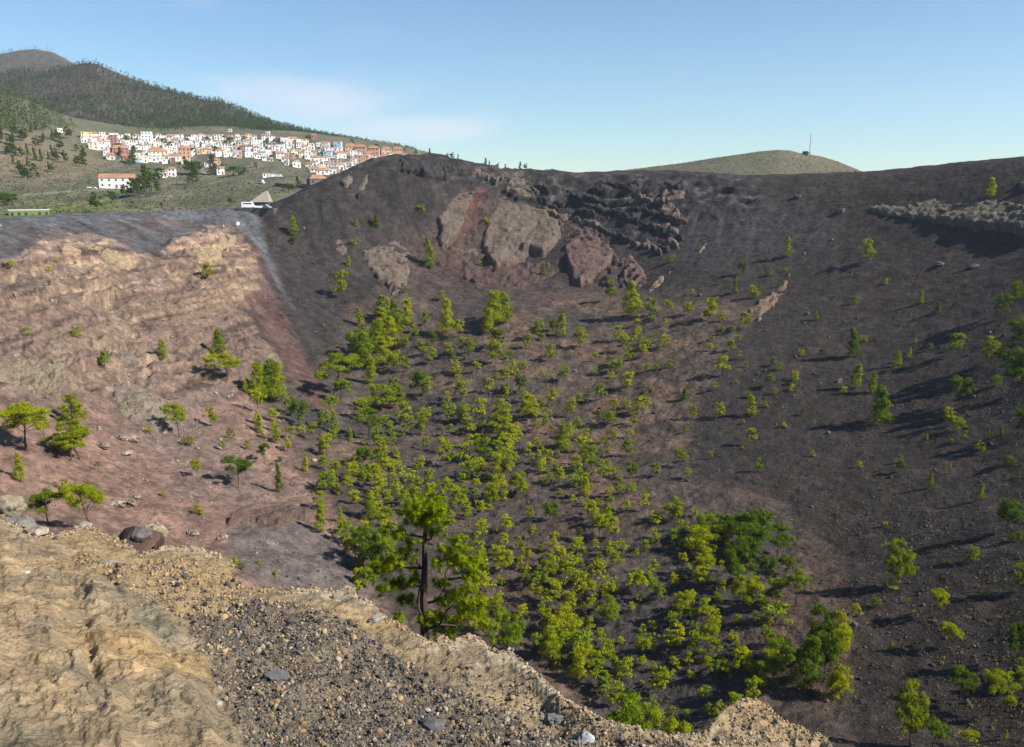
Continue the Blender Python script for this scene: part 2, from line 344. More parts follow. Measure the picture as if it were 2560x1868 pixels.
def crater_detail(x, y, z):
    """relief added to the smooth bowl"""
    px, py = project(x, y, z)
    far = sstep(20, 90, y)
    och = poly_mask(px, py, Z_OCHRE, 22)
    tal = poly_mask(px, py, Z_TALUS, 40)
    flo = poly_mask(px, py, Z_FLOOR, 40)
    wall = np.clip(1 - flo - och, 0, 1)
    d = fbm(x / 26, y / 26, z / 26, 4, 3) * (2.0 - 1.3 * sstep(1400, 2000, px)) * wall * far
    d += fbm(x / 6, y / 6, z / 6, 3, 8) * 0.45 * far
    th_ = np.arctan2(y - 215, x - 45); rr_ = np.hypot(y - 215, x - 45); th_ = th_ + 0.06 * fbm(x / 40, y / 40, 0, 3, 97); d += wall * far * sstep(110, 210, rr_) * (1 - 0.7 * sstep(1700, 2200, px)) * (fbm(th_ * 30, rr_ / 40, 0, 3, 93, 0.6) * 0.55 + fbm(th_ * 9, rr_ / 70, 0, 2, 95) * 0.9)
    d += fbm(x / 1.7, y / 1.7, 0, 2, 12) * 0.16 * far
    # cliffs of the tan wall: ledges with risers, lumps and hollows
    s = z + fbm(x / 30, y / 30, z / 30, 3, 21) * 4.0 + 2.2 * noise(z / 8, x / 50, 0, 22)
    st = 5.2 + 0 * s; q = s / st + 0.6 * noise(x / 35, y / 35, 1.0, 23); fr = q - np.floor(q)
    terr = (np.floor(q) + sstep(0.40, 0.66, fr) - q) * st * (0.75 + 0.45 * noise(x / 14, y / 14, z / 8, 25))
    ris = sstep(0.34, 0.44, fr) * (1 - sstep(0.62, 0.72, fr))
    lump = fbm(x / 11, y / 11, z / 7, 4, 31)
    ridg = 1 - np.abs(fbm(x / 7, y / 7, z / 5, 4, 41)) * 2
    d += och * 0.80 * (terr * np.clip(0.55 + 0.9 * noise(x / 16, y / 16, z / 6, 27), 0, 1.3) + lump * 1.7 + np.floor(lump * 6) / 6 * 1.2 + (ridg - 0.5) * 1.6 + np.floor(noise(x / 3.0, y / 3.0, z / 2.0, 47) * 3) / 3 * 0.8 + fbm(x / 2.6, y / 2.6, z / 2.6, 3, 45) * 0.9)
    # the tan cliff stands proud of the gully beside it
    d += sstep(-40, 50, poly_sd(px, py, Z_OCHRE)) * 2.2 * (px < 900)
    # hummocky boulder floor
    d += flo * fbm(x / 3.2, y / 3.2, 0, 3, 51) * 0.55
    d += tal * (1 - och) * fbm(x / 4, y / 9, 0, 3, 57) * 0.6
    tz = poly_mask(px, py, Z_TOPDARK, 25)
    s2 = z - 0.10 * x + fbm(x / 20, y / 20, z / 20, 3, 61) * 2.0; q = s2 / 4.0 + 0.3 * noise(x / 9, y / 9, 0, 67); fr = q - np.floor(q)
    d += tz * ((np.floor(q) + sstep(0.42, 0.64, fr)) * 4.0 - s2) * np.clip(0.55 + 1.1 * noise(x / 18, y / 18, z / 9, 65), 0, 1.2) + tz * fbm(x / 5, y / 5, z / 4, 4, 63, 0.6) * 1.8
    return d, px, py, och, tal, flo, tz, ris
def crater_h(x, y):
    z = base_h(x, y); return z + crater_detail(x, y, z)[0]

def mixc(c, w, col):
    c += w[:, None] * (np.asarray(col, float) - c); return c
def crater_colour(x, y, z, px, py, och, tal, flo, tz, ris):
    n = len(x)
    n1 = fbm(x / 22, y / 22, z / 22, 4, 71); n2 = fbm(x / 5, y / 5, z / 5, 4, 75); n3 = fbm(x / 1.6, y / 1.6, z / 1.6, 2, 79)
    qx = px + n2 * 14; qy = py + n1 * 14 + n3 * 5
    c = np.tile(np.array([0.033, 0.0280, 0.0265]), (n, 1))
    right = sstep(1500, 2200, px)
    c = mixc(c, right * 0.8, (0.030, 0.0238, 0.0210))
    c = mixc(c, np.clip(n1 * 1.2, 0, 1) * 0.6, (0.044, 0.034, 0.031))
    c = mixc(c, poly_mask(qx, qy, Z_BROWN_R, 40) * (0.35 + 0.5 * np.clip(n1, 0, 1)), (0.040, 0.029, 0.026))
    c = mixc(c, poly_mask(qx, qy, Z_SAND, 40) * 0.7, (0.042, 0.040, 0.042))
    c = mixc(c, poly_mask(qx, qy, Z_FARRED, 40) * 0.75, (0.072, 0.048, 0.043))
    c = mixc(c, tz * 0.7, (0.024, 0.023, 0.025))
    c = mixc(c, tz * np.clip(n2 * 2.6 - 0.1, 0, 1) * 0.8, (0.075, 0.068, 0.062))
    c = mixc(c, poly_mask(qx, qy, Z_REDSTRIP, 14) * np.clip(0.7 + n2, 0, 1) * 0.85, (0.10, 0.045, 0.035))
    c = mixc(c, flo * 0.75, (0.070, 0.054, 0.046))
    c = mixc(c, flo * np.clip(n1 * 2.0, 0, 1) * 0.8, (0.044, 0.040, 0.040))
    c = mixc(c, flo * np.clip(-n1 * 2.2 + n2 * 0.5, 0, 1) * 0.9, (0.112, 0.074, 0.052))
    c = mixc(c, poly_mask(qx, qy, Z_TAN_R, 18) * 0.7, (0.075, 0.055, 0.043))
    c = mixc(c, poly_mask(qx, qy, Z_LITTER_R, 25) * 0.8, (0.070, 0.046, 0.036))
    # left: talus, ash, top slope, gully path, red streak
    c = mixc(c, tal * 0.95, (0.160, 0.102, 0.080))
    c = mixc(c, tal * np.clip(n1 * 2, 0, 1) * 0.6, (0.118, 0.088, 0.076))
    c = mixc(c, tal * np.clip(n2 * 2 - 0.3, 0, 1) * 0.5, (0.205, 0.122, 0.09))
    c = mixc(c, poly_mask(qx, qy, Z_ASH2, 60) * 0.6, (0.100, 0.080, 0.073))
    c = mixc(c, poly_mask(qx, qy, Z_ASH, 14) * 0.9, (0.092, 0.078, 0.074))
    c = mixc(c, poly_mask(qx, qy, Z_TOPL, 14) * 0.95, (0.074, 0.069, 0.072))
    c = mixc(c, poly_mask(qx, qy, Z_TOPL, 14) * np.clip(n1 * 2.5, 0, 1) * 0.7, (0.095, 0.070, 0.064))
    c = mixc(c, poly_mask(qx, qy, Z_RED, 16) * 0.9, (0.092, 0.054, 0.048))
    c = mixc(c, poly_mask(px + n2 * 5, py + n1 * 4, Z_PATH, 9) * 0.8, (0.082, 0.087, 0.096))
    # strata of the tan wall
    sz = z + fbm(x / 40, y / 40, z / 40, 3, 83) * 3
    b1 = noise(sz / 2.3, x / 60, 3.3, 85); b2 = noise(sz / 4.5, x / 45, 7.7, 87)
    k = np.tile(np.array([0.270, 0.195, 0.128]), (n, 1))
    k = mixc(k, np.clip(b1 * 1.8 + n2 * 0.9, 0, 1), (0.205, 0.128, 0.098))
    k = mixc(k, np.clip(b2 * 2.2 + n1 * 1.2 + n2 * 0.8 - 0.05, 0, 1) * 0.9, (0.135, 0.108, 0.092))
    k = mixc(k, np.clip(-b2 * 1.6 + n2 * 1.8 - 0.25, 0, 1) * 0.9, (0.082, 0.066, 0.060))
    low = sstep(720, 900, py)
    k = mixc(k, low * np.clip(0.45 + n1 * 1.4, 0, 1), (0.180, 0.146, 0.117))
    k = mixc(k, low * np.clip(n2 * 2 - 0.2, 0, 1) * 0.7, (0.205, 0.118, 0.088))
    k = mixc(k, sstep(300, 560, px) * low * 0.6, (0.115, 0.080, 0.068))
    k *= (0.92 + 0.38 * sstep(740, 600, py))[:, None]
    k = mixc(k, sstep(650, 800, py + 30 * n1) * 0.62, (0.140, 0.097, 0.076))
    k = mixc(k, (1 - ris) * np.clip(0.45 + 1.6 * n2 + 0.5 * n1, 0, 1) * 0.8, (0.118, 0.086, 0.074))
    k = mixc(k, ris * np.clip(0.2 + 1.5 * n1 + 0.8 * n3, 0, 1) * 0.7 * (1 - 0.6 * sstep(700, 860, py)), (0.335, 0.240, 0.150))
    st_ = np.clip(1.8 * noise(sz / 1.6, x / 70, y / 70, 90) + 0.5 * n2, 0, 1) * (1 - 0.5 * sstep(760, 900, py)); k = mixc(k, st_ * 0.65, (0.125, 0.080, 0.062))
    fine = noise(sz / 0.75 + 0.4 * n2, x / 30, y / 30, 89); k *= np.clip(1 - 0.55 * np.clip(fine * 2 - 0.5, 0, 1), 0.4, 1)[:, None]
    w = poly_mask(px + n2 * 30 + n3 * 8, py + n1 * 22 + n2 * 14, Z_OCHRE, 9)
    c = c + w[:, None] * (k - c)
    # pebbly speckle
    th_ = np.arctan2(y - 215, x - 45); rr_ = np.hypot(y - 215, x - 45); th_ = th_ + 0.05 * fbm(x / 40, y / 40, 0, 3, 97); stk = fbm(th_ * 60, rr_ / 30, 0, 4, 91, 0.6) * sstep(100, 190, rr_) * (1 - 0.5 * sstep(1700, 2200, px))
    c *= np.clip(1 + 0.45 * n3 + 0.35 * n2 + 0.5 * stk * (1 - 0.7 * w) * (1 - 0.6 * flo), 0.3, 2.2)[:, None]
    return np.clip(c, 0.012, 0.9)

def grid_faces(nr, nc):
    i = np.arange(nr - 1)[:, None] * nc + np.arange(nc - 1)[None]
    return np.stack([i, i + 1, i + nc + 1, i + nc], -1).reshape(-1, 4)
rows = np.concatenate([np.arange(-20, 60, 4.0), np.arange(60, 90, 0.9), np.arange(90, 200, 0.55), np.arange(200, 330, 0.72), np.arange(330, 500, 0.52), np.arange(500, 640, 5.0)])
cols_k = np.concatenate([np.linspace(-1.35, -0.64, 40)[:-1], np.linspace(-0.64, 0.64, 840), np.linspace(0.64, 1.35, 40)[1:]])
def build_crater():
    Yg = rows[:, None] + 0 * cols_k[None]; Xg = cols_k[None] * np.maximum(Yg, 40.0) * 1.0
    x = Xg.ravel(); y = Yg.ravel(); z0 = base_h(x, y)
    d, px, py, och, tal, flo, tz, ris = crater_detail(x, y, z0)
    z = z0 + d
    c = crater_colour(x, y, z, px, py, och, tal, flo, tz, ris)
    me = mesh_np('crater', np.stack([x, y, z], -1), grid_faces(len(rows), len(cols_k)), M_CRATER, False, c)
    return tag(link('crater_ground', me), kind='structure')
crater_ground = build_crater()
GR = Raster(crater_h, -330, 330, -20, 640, 1.0)
def on_crater(px, py):
    return GR.hit(px, py, 60, 500)

# ================================================================== ROCK OUTCROPS on the crater walls
GRAY, TANG, TAN, DARK, REDB, PINK = (0.125,0.096,0.077), (0.120,0.102,0.076), (0.23,0.168,0.105), (0.040,0.036,0.036), (0.09,0.05,0.043), (0.122,0.083,0.070)
def outcrop(poly, thick, col, label, edge=None, seed=0, rough=1.0, tint=None, step=3.2, grain=(3.0, 3.0, 1.4), group=None, steps=0.5, ramp0=0.22):
    P = np.asarray(poly, float); pad = 10
    xs = np.arange(P[:, 0].min() - pad, P[:, 0].max() + pad, step); ys = np.arange(P[:, 1].min() - pad, P[:, 1].max() + pad, step)
    gx, gy = np.meshgrid(xs, ys); px, py = gx.ravel(), gy.ravel()
    sd = poly_sd(px + 11 * fbm(px / 22, py / 22, 0, 4, seed + 5, 0.65), py + 10 * fbm(px / 20, py / 20, 2, 4, seed + 7, 0.65), P)
    ramp = ramp0 + (1 - ramp0) * np.clip((py - P[:, 1].min()) / np.ptp(P[:, 1]) * 1.3, 0, 1)
    H = on_crater(px, py); ok = ~np.isnan(H[:, 0])
    H = np.where(ok[:, None], H, 0); x, y, z = H.T
    e = 1.5; nx = -(GR(x + e, y) - GR(x - e, y)) / (2 * e); ny = -(GR(x, y + e) - GR(x, y - e)) / (2 * e)
    nl = np.sqrt(nx * nx + ny * ny + 1); n = np.stack([nx / nl, ny / nl, 1 / nl], -1); n[:, 2] += 0.12; n /= np.linalg.norm(n, axis=1)[:, None]
    m = sd * y / F
    w = edge if edge else max(0.7, thick * 0.45)
    ed = sstep(-0.4, w, m)
    g = grain
    rg = fbm(x / g[0], y / g[1], z / g[2], 4, seed + 11); r2 = fbm(x / 9, y / 9, z / 5, 3, seed + 15)
    blk = np.abs(fbm(x / 4.5, y / 4.5, z / 3.0, 3, seed + 19))
    rid = 1 - 2 * np.abs(fbm(x / 3.2, y / 3.2, z / 2.2, 4, seed + 23, 0.6)); stepn = np.floor((r2 + 1) * 4.0) / 4.0 - 1
    off = ed * thick * (0.62 + steps * stepn + 0.15 * r2) * ramp + ed * rough * (rg * 0.8 + (rid - 0.6) * 0.9 - blk * 0.6 + 0.8 * np.floor(noise(x / 2.4, y / 2.4, z / 1.7, seed + 33) * 3) / 3) - 0.8 * (1 - ed)
    Vv = H + n * off[:, None]
    keep = (sd > -7) & ok
    nr, nc = gx.shape; Fq = grid_faces(nr, nc); Fq = Fq[keep[Fq].all(1)]
    yq = y[Fq]; Fq = Fq[(yq.max(1) - yq.min(1)) < 9]
    used = np.unique(Fq); mp = -np.ones(len(Vv), int); mp[used] = np.arange(len(used)); Fq = mp[Fq]; Vv = Vv[used]
    c = np.tile(np.array(col, float), (len(used), 1))
    c = mixc(c, np.clip(-rg[used] * 1.8, 0, 1) * 0.5, np.array(col) * 0.62)
    c = mixc(c, np.clip(r2[used] * 2, 0, 1) * 0.4, np.array(col) * 1.25)
    ash = np.clip(2.6 * fbm(x / 7, y / 7, z / 4, 4, seed + 29, 0.6)[used] - 0.75 - 0.5 * (ramp[used] - 0.5), 0, 1)
    c = mixc(c, ash * 0.8, (0.036, 0.032, 0.033) if y[used].mean() > 300 else np.array(col) * 0.6)
    if tint is not None: c = mixc(c, np.clip(1 - ed[used] * 1.15 + 0.6 * r2[used], 0, 1) * 0.8, tint)
    o = link('rock_outcrop', mesh_np('rock_outcrop', Vv, Fq[:, ::-1], M_ROCK, False, np.clip(c, 0.02, 0.8)))
    return tag(o, label, 'rock', group)

RED = (0.090, 0.045, 0.036)
outcrop(C3((690,450),(760,470),(820,510),(950,540),(1060,570),(1120,630),(1150,690),(1140,770),(1090,850),(1010,930),(930,905),(880,950),(800,985),(700,1015),(620,990),(590,910),(565,850),(575,750),(620,640),(670,540)), 6.0, GRAY, 'largest grey-brown lava slab with streaked face on the far crater wall', seed=1, rough=0.5, ramp0=-0.1, steps=0.3, tint=RED, grain=(1.6, 1.6, 4.0))
outcrop(C3((1195,625),(1260,640),(1340,690),(1385,770),(1500,820),(1530,880),(1480,980),(1440,1050),(1330,1120),(1270,1150),(1210,1100),(1180,1020),(1155,920),(1170,810),(1235,750),(1200,700)), 5.2, PINK, 'pinkish brown lava slab with red flank beside the largest slab', seed=2, rough=0.5, ramp0=-0.1, steps=0.3, tint=RED)
outcrop(C3((440,430),(500,415),(560,440),(575,470),(500,540),(470,640),(420,760),(350,850),(290,900),(260,800),(275,720),(240,650),(300,570),(360,500)), 4.0, GRAY, 'narrow slanting lava rib edged by a brick-red strip on the far wall', seed=3, rough=0.5, ramp0=-0.1, steps=0.3, tint=RED, grain=(1.6, 1.6, 4.0))
outcrop(C3((420,880),(470,850),(540,840),(560,880),(545,920),(470,915),(440,905)), 2.2, GRAY, 'small grey rock toe at the foot of the largest slab', seed=4, tint=RED)
outcrop(C3((1545,930),(1640,885),(1690,945),(1730,1020),(1750,1090),(1700,1140),(1640,1140),(1600,1110),(1565,1080),(1580,1020)), 3.0, PINK, 'knobbly reddish lava knob low on the far wall', seed=5, tint=RED)
outcrop(C3((1755,1165),(1790,1090),(1870,1035),(1868,1100),(1800,1155)), 0.8, TAN, 'pale tan bedrock patch at the foot of the far wall', seed=6, rough=0.5)
outcrop(C3((1895,1075),(1925,1000),(1960,965),(1968,985),(1930,1040)), 0.6, TAN, 'thin tan bedrock streak above the pale tan patch', seed=7, rough=0.4)
outcrop(C3((2090,900),(2120,830),(2165,775),(2192,760),(2160,840),(2115,910)), 0.6, TAN, 'isolated upper tan bedrock streak on dark scree', seed=8, rough=0.4)
outcrop(C2((1330,1410),(1420,1370),(1540,1350),(1640,1340),(1720,1400),(1745,1490),(1730,1600),(1700,1720),(1600,1800),(1540,1720),(1450,1610),(1380,1540),(1345,1480)), 2.0, GRAY, 'rough grey rock patch with a dark cracked edge under the far rim hill', seed=9)
outcrop(C2((1100,1340),(1160,1300),(1220,1380),(1210,1440),(1150,1460),(1110,1400)), 0.9, GRAY, 'small low grey rock patch on the dark ash near the gully', seed=10, rough=0.6)
outcrop(C2((1660,650),(1740,635),(1800,660),(1960,680),(2115,745),(2115,805),(2030,830),(1880,815),(1750,790),(1665,770)), 4.5, DARK, 'black blocky cliff band just below the hump of the far rim', seed=11, edge=0.9)
outcrop(C2((1170,840),(1230,770),(1290,780),(1260,850),(1230,890),(1180,900)), 2.6, TANG, 'greenish grey crag on the flank of the rim hump', seed=12)
outcrop(C2((1300,880),(1380,760),(1400,820),(1370,900),(1310,930)), 2.4, TANG, 'slanting greenish grey crag below the rim hump', seed=13)
outcrop(C2((1285,960),(1340,920),(1450,890),(1480,950),(1400,990),(1310,1000)), 2.2, DARK, 'dark broken rock cluster under the greenish crags', seed=14)
k = 0
for pl, cl, lab in (
  (((1360,440),(1400,400),(1420,340),(1500,350),(1510,440),(1440,470),(1380,465)), DARK, 'black ledge block highest on the stepped ridge'),
  (((1560,470),(1600,400),(1650,350),(1720,370),(1690,450),(1620,490)), DARK, 'dark ridge block with pale crest on the stepped ridge'),
  (((1720,480),(1750,420),(1790,430),(1800,500),(1750,510)), DARK, 'short black step between two ridge blocks'),
  (((1830,520),(1870,450),(1920,400),(1990,440),(2010,490),(1920,520),(1870,525)), GRAY, 'upper grey rock step of the stepped ridge'),
  (((1815,620),(1840,560),(1900,530),(1960,570),(2000,640),(2040,690),(1960,680),(1880,650)), GRAY, 'broad grey rock step with dark foot on the stepped ridge'),
  (((1760,680),(1830,660),(1950,690),(2000,740),(1960,770),(1850,730)), GRAY, 'low rubbly rock step below the broad grey step'),
  (((1790,780),(1860,760),(1960,800),(2000,850),(1900,840),(1820,810)), GRAY, 'grey rock step second from the bottom of the ridge'),
  (((1775,840),(1830,820),(1920,850),(1900,890),(1810,870)), DARK, 'bottom dark rock step of the stepped ridge'),
  (((1240,600),(1300,560),(1370,590),(1400,620),(1330,625),(1260,620)), DARK, 'dark flat ledge above the pinkish slab'),
  (((1420,620),(1470,600),(1500,620),(1470,640)), DARK, 'small dark ledge right beside the flat ledge'),
  (((1550,650),(1580,620),(1640,640),(1710,670),(1640,675)), DARK, 'thin dark ledge midway to the stepped ridge'),
  (((1060,525),(1110,510),(1170,540),(1120,550)), DARK, 'thin dark ledge over the largest slab'),
  (((760,400),(800,330),(830,285),(860,320),(940,440),(960,490),(880,500),(800,470),(730,460)), TANG, 'greenish scree buttress rising to the rim above the largest slab'),
  (((1580,530),(1620,500),(1670,540),(1620,560)), DARK, 'small black knob in the brown hollow')):
    k += 1
    outcrop(C3(*pl), 3.2, cl, lab + ' of the far wall' if 'wall' not in lab else lab, seed=20 + k, edge=0.8, step=2.8)
outcrop(C4((1120,570),(1260,545),(1400,560),(1520,530),(1640,500),(1760,545),(1900,520),(2050,480),(2180,520),(2264,540),(2340,600),(2340,800),(2150,740),(2000,735),(1850,705),(1700,675),(1540,650),(1350,625),(1220,602)), 5.6, (0.118,0.100,0.076), 'long pale layered rock shelf overhanging a dark cliff near the rim', seed=41, edge=0.7, rough=0.7, grain=(8, 8, 1.0), steps=0.15, ramp0=-0.12)
for i_, (x0, y0, ln, th_) in enumerate(((1265,452,90,9),(1300,490,120,9),(1250,478,70,8),(1340,520,110,10),(1400,476,120,9),(1440,505,140,10),(1420,545,100,9),(1480,570,110,10),(1500,450,110,9),(1560,480,100,10),(1590,520,110,11),(1600,560,110,10),(1570,600,90,10),(1300,456,80,7),(1640,455,90,8),(1180,432,80,8),(1640,580,70,9),(1520,530,80,10))):
    pl = [(x0 + ln * f, y0 + ln * f * 0.30 + 5 * math.sin(f * 9 + i_) - th_ * (0.4 + 0.5 * math.sin(3.14 * f))) for f in np.linspace(0, 1, 7)] + [(x0 + ln * f, y0 + ln * f * 0.30 + 5 * math.sin(f * 9 + i_) + th_ * (0.3 + 0.5 * math.sin(3.14 * f))) for f in np.linspace(1, 0, 7)]
    outcrop(pl, 3.4, DARK if i_ % 3 else GRAY, ('dark' if i_ % 3 else 'grey') + ' jagged lava ledge dipping across the upper far wall', seed=80 + i_, edge=0.6, step=2.6, rough=1.3, group=('dark' if i_ % 3 else 'grey') + ' lava ledges of the far wall')
outcrop([(1080,600),(1140,560),(1200,570),(1230,640),(1300,668),(1370,650),(1390,690),(1330,720),(1220,712),(1120,690),(1080,650)], 1.4, (0.075,0.050,0.043), 'low reddish rubble apron beneath the lava slabs of the far wall', seed=110, rough=1.0)
outcrop([(1375,540),(1420,535),(1500,580),(1540,640),(1590,680),(1560,720),(1500,720),(1470,690),(1440,640),(1400,600)], 1.6, (0.070,0.050,0.045), 'rough brown rock between the pinkish slab and the knobbly knob', seed=111, rough=1.1)
outcrop(C4((2230,420),(2264,350),(2340,330),(2340,470),(2250,440)), 2.5, TANG, 'pale rock knob above the long rock shelf', seed=42)
outcrop(C4((300,1310),(390,1225),(500,1130),(590,1045),(640,1025),(595,1110),(530,1205),(505,1270),(435,1300),(405,1370),(330,1375)), 1.3, (0.16,0.115,0.078), 'tan diagonal rock rib running down to the crater floor', seed=43)
# the tan wall and its foot
WG = (0.175, 0.145, 0.115)
outcrop(C5((780,1080),(880,1060),(1000,1130),(1050,1200),(1160,1240),(1240,1330),(1200,1440),(1100,1440),(980,1400),(870,1330),(800,1290),(780,1180)), 2.2, WG, 'smooth grey tilted slab at the foot of the tan wall', seed=51, rough=0.6)
outcrop(C5((-100,980),(0,960),(150,920),(300,940),(420,960),(490,1040),(420,1110),(330,1170),(260,1130),(150,1130),(60,1090),(-100,1100)), 4.0, (0.20,0.165,0.118), 'bulging pale rock nose with a dark hollow beneath in the tan wall', seed=52, edge=1.2, rough=1.4)
outcrop(C5((1265,100),(1400,140),(1520,190),(1530,260),(1440,290),(1350,250),(1290,170)), 2.0, (0.30,0.222,0.140), 'cream plate of rock capping the tan wall below the gully', seed=53, rough=0.6)
outcrop(C5((565,125),(680,140),(800,180),(860,220),(910,300),(830,330),(740,260),(650,190)), 1.8, (0.30,0.222,0.140), 'long cream plate of rock at the top of the tan wall', seed=54, rough=0.6)
outcrop(C5((1485,80),(1570,45),(1625,80),(1605,165),(1550,195),(1500,120)), 2.2, (0.28,0.21,0.13), 'small cream block topmost on the tan wall', seed=55, rough=0.7)
outcrop(C5((420,130),(510,130),(560,200),(540,250),(420,210)), 1.5, (0.30,0.222,0.140), 'square cream plate on the brow of the tan wall', seed=56, rough=0.6)
outcrop(C5((1830,910),(1880,855),(1930,900),(1945,1000),(1880,970)), 2.5, WG, 'pale grey block at the corner of the tan wall by the conical pines', seed=57)
outcrop(C5((790,900),(860,850),(950,890),(960,980),(880,1000),(820,960)), 3.0, WG, 'grey pinnacle rock standing out midway on the tan wall', seed=58)
outcrop(C5((310,830),(400,800),(470,850),(440,890),(350,880)), 2.2, WG, 'grey rock lump above the bulging nose', seed=59)
outcrop(C0((1555,965),(1600,890),(1700,850),(1850,860),(2000,850),(2150,870),(2185,945),(2030,935),(1930,980),(1800,965),(1650,950)), 2.6, (0.115,0.078,0.063), 'brown scarp edge above the smooth ash slide', seed=60, edge=0.6, rough=0.7)

# ================================================================== HILLSIDE with the village, mountain, cone
HP = [(-300,545,380),(0,545,400),(200,540,415),(400,538,425),(560,530,432),(700,500,455),(0,525,440),(300,520,450),(500,505,480),(640,480,520),(760,462,560),(900,460,600),(0,500,510),(170,482,560),(290,465,600),(460,441,680),(560,440,690),(0,440,640),(120,420,690),(250,402,770),(450,409,790),(600,396,800),(800,420,800),(900,425,810),(220,345,930),(400,338,980),(600,336,1000),(800,346,1000),(1000,375,1000),(1100,400,1000),(1000,430,800),(1200,450,900),
      (0,400,700),(0,345,790),(0,290,860),(0,235,930),(80,262,920),(150,305,900),(205,335,925),(-300,300,760),(-300,200,900),(-300,480,480),(450,320,1120),(700,328,1120),(900,355,1120),(1100,392,1120),(200,315,1100),(1400,460,1100)]
HW = [tuple(pix(*c)) for c in HP] + [(x, 1350, 40) for x in (-700, -400)] + [(-150, 1300, 20), (100, 1250, -20), (200, 800, -40), (150, 560, -60), (300, 1000, -40)]
hill_tps = TPS(HW, 0.0005)
def hill_h(x, y):
    return hill_tps(x, y) + fbm(x / 60, y / 60, 0, 4, 101) * 3.0 + fbm(x / 9, y / 9, 0, 3, 105) * 0.6
def hill_colour(x, y, z):
    px, py = project(x, y, z); n1 = fbm(x / 70, y / 70, 0, 4, 111); n2 = fbm(x / 16, y / 40, 0, 4, 113); n3 = fbm(x / 4, y / 6, 0, 2, 117)
    c = np.tile(np.array([0.095, 0.092, 0.057]), (len(x), 1))
    c = mixc(c, np.clip(n2 * 2.2, 0, 1) * 0.75, (0.145, 0.125, 0.082))
    c = mixc(c, np.clip(-n2 * 2.4 + n1, 0, 1) * 0.7, (0.075, 0.088, 0.042))
    c = mixc(c, np.clip(n3 * 2.4 - 0.4, 0, 1) * 0.6, (0.060, 0.062, 0.050))
    tan = poly_mask(px, py, [(-300,320),(60,330),(140,350),(240,400),(240,430),(120,450),(-300,470)], 25)
    c = mixc(c, tan * (0.6 + 0.3 * n1), (0.170, 0.130, 0.080))
    grn = poly_mask(px, py, [(0,490),(300,500),(400,520),(300,535),(0,540)], 15)
    c = mixc(c, grn * np.clip(0.4 + n2 * 1.5, 0, 1), (0.120, 0.135, 0.040))
    lane = poly_mask(px, py, [(20,488),(100,483),(175,476),(260,472),(260,475),(175,480),(100,487),(20,492)], 2)
    c = mixc(c, lane * 0.8, (0.22, 0.19, 0.15))
    road = poly_mask(px, py, [(478,392),(486,392),(505,412),(512,435),(522,440),(508,442),(500,425),(484,408)], 3)
    c = mixc(c, road * 0.85, (0.17, 0.17, 0.17))
    return np.clip(c * (1 + 0.25 * n3)[:, None], 0.02, 0.6)
def build_hillside():
    ks = np.linspace(-0.95, 0.30, 420); ys = np.concatenate([np.arange(380, 700, 1.8), np.arange(700, 1080, 2.4), np.arange(1080, 1360, 12)])
    Yg = ys[:, None] + 0 * ks[None]; Xg = ks[None] * Yg; x, y = Xg.ravel(), Yg.ravel(); z = hill_h(x, y)
    Fq = grid_faces(len(ys), len(ks)); lim = np.interp(x / y, _k, _Yr) + 9
    z = np.where(y < lim + 16, np.minimum(z, GR(x, y) - 0.4 + 1.2 * (y > lim + 10)), z)
    Fq = Fq[(y > lim)[Fq].all(1)]
    return tag(link('hillside', mesh_np('hillside', np.stack([x, y, z], -1), Fq, M_HILL, True, hill_colour(x, y, z))), kind='structure')
hillside = build_hillside()
HR = Raster(hill_h, -1000, 320, 380, 1360, 3.0)
def on_hill(px, py): return HR.hit(px, py, 405, 1340, 520)

def sheet(name, xs, top, bot, Yt, Yb, nv, amp, colf, mat, back=300, drop=90, seed=0, power=1.0):
    """a hill face between a foot line and a skyline (both read off the photo), rounded over at the back"""
    t = np.interp(xs, *np.array(top, float).T); b = np.interp(xs, *np.array(bot, float).T)
    yt = np.interp(xs, *np.array(Yt, float).T); yb = np.interp(xs, *np.array(Yb, float).T)
    v = np.linspace(0, 1, nv)[:, None]
    pyg = b + (t - b) * v; Yg = yb + (yt - yb) * v ** power
    P = pix(np.repeat(xs[None], nv, 0), pyg, Yg)
    kx = P[-1, :, 0] / P[-1, :, 1]; ext = []
    for f, d in ((0.04, 0.04), (0.12, 0.15), (0.3, 0.4), (1.0, 1.0)):
        Y = P[-1, :, 1] + back * f; ext.append(np.stack([kx * Y, Y, P[-1, :, 2] - drop * d], -1))
    P = np.concatenate([P, np.array(ext)]); nr = P.shape[0]; P = P.reshape(-1, 3)
    x, y, z = P.T.copy(); w = np.repeat(np.concatenate([np.clip((1 - v[:, 0]) * 6, 0.25, 1), np.ones(4)]), len(xs))
    z += amp * w * (fbm(x / 120, y / 120, 0, 4, seed) + 0.25 * fbm(x / 22, y / 22, 0, 3, seed + 9))
    me = mesh_np(name, np.stack([x, y, z], -1), grid_faces(nr, len(xs)), mat, True, colf(x, y, z))
    return tag(link(name, me), kind='structure'), np.stack([x, y, z], -1).reshape(nr, len(xs), 3)[:nv]
def mount_col(x, y, z):
    n1 = fbm(x / 160, y / 160, z / 90, 4, 131); n2 = fbm(x / 30, y / 30, z / 30, 3, 133)
    c = np.tile(np.array([0.105, 0.088, 0.070]), (len(x), 1)); c = mixc(c, np.clip(n1 * 2, 0, 1), (0.070, 0.085, 0.040)); c = mixc(c, np.clip(n2 * 2, 0, 1) * 0.6, (0.130, 0.092, 0.080)); return c * 0.68
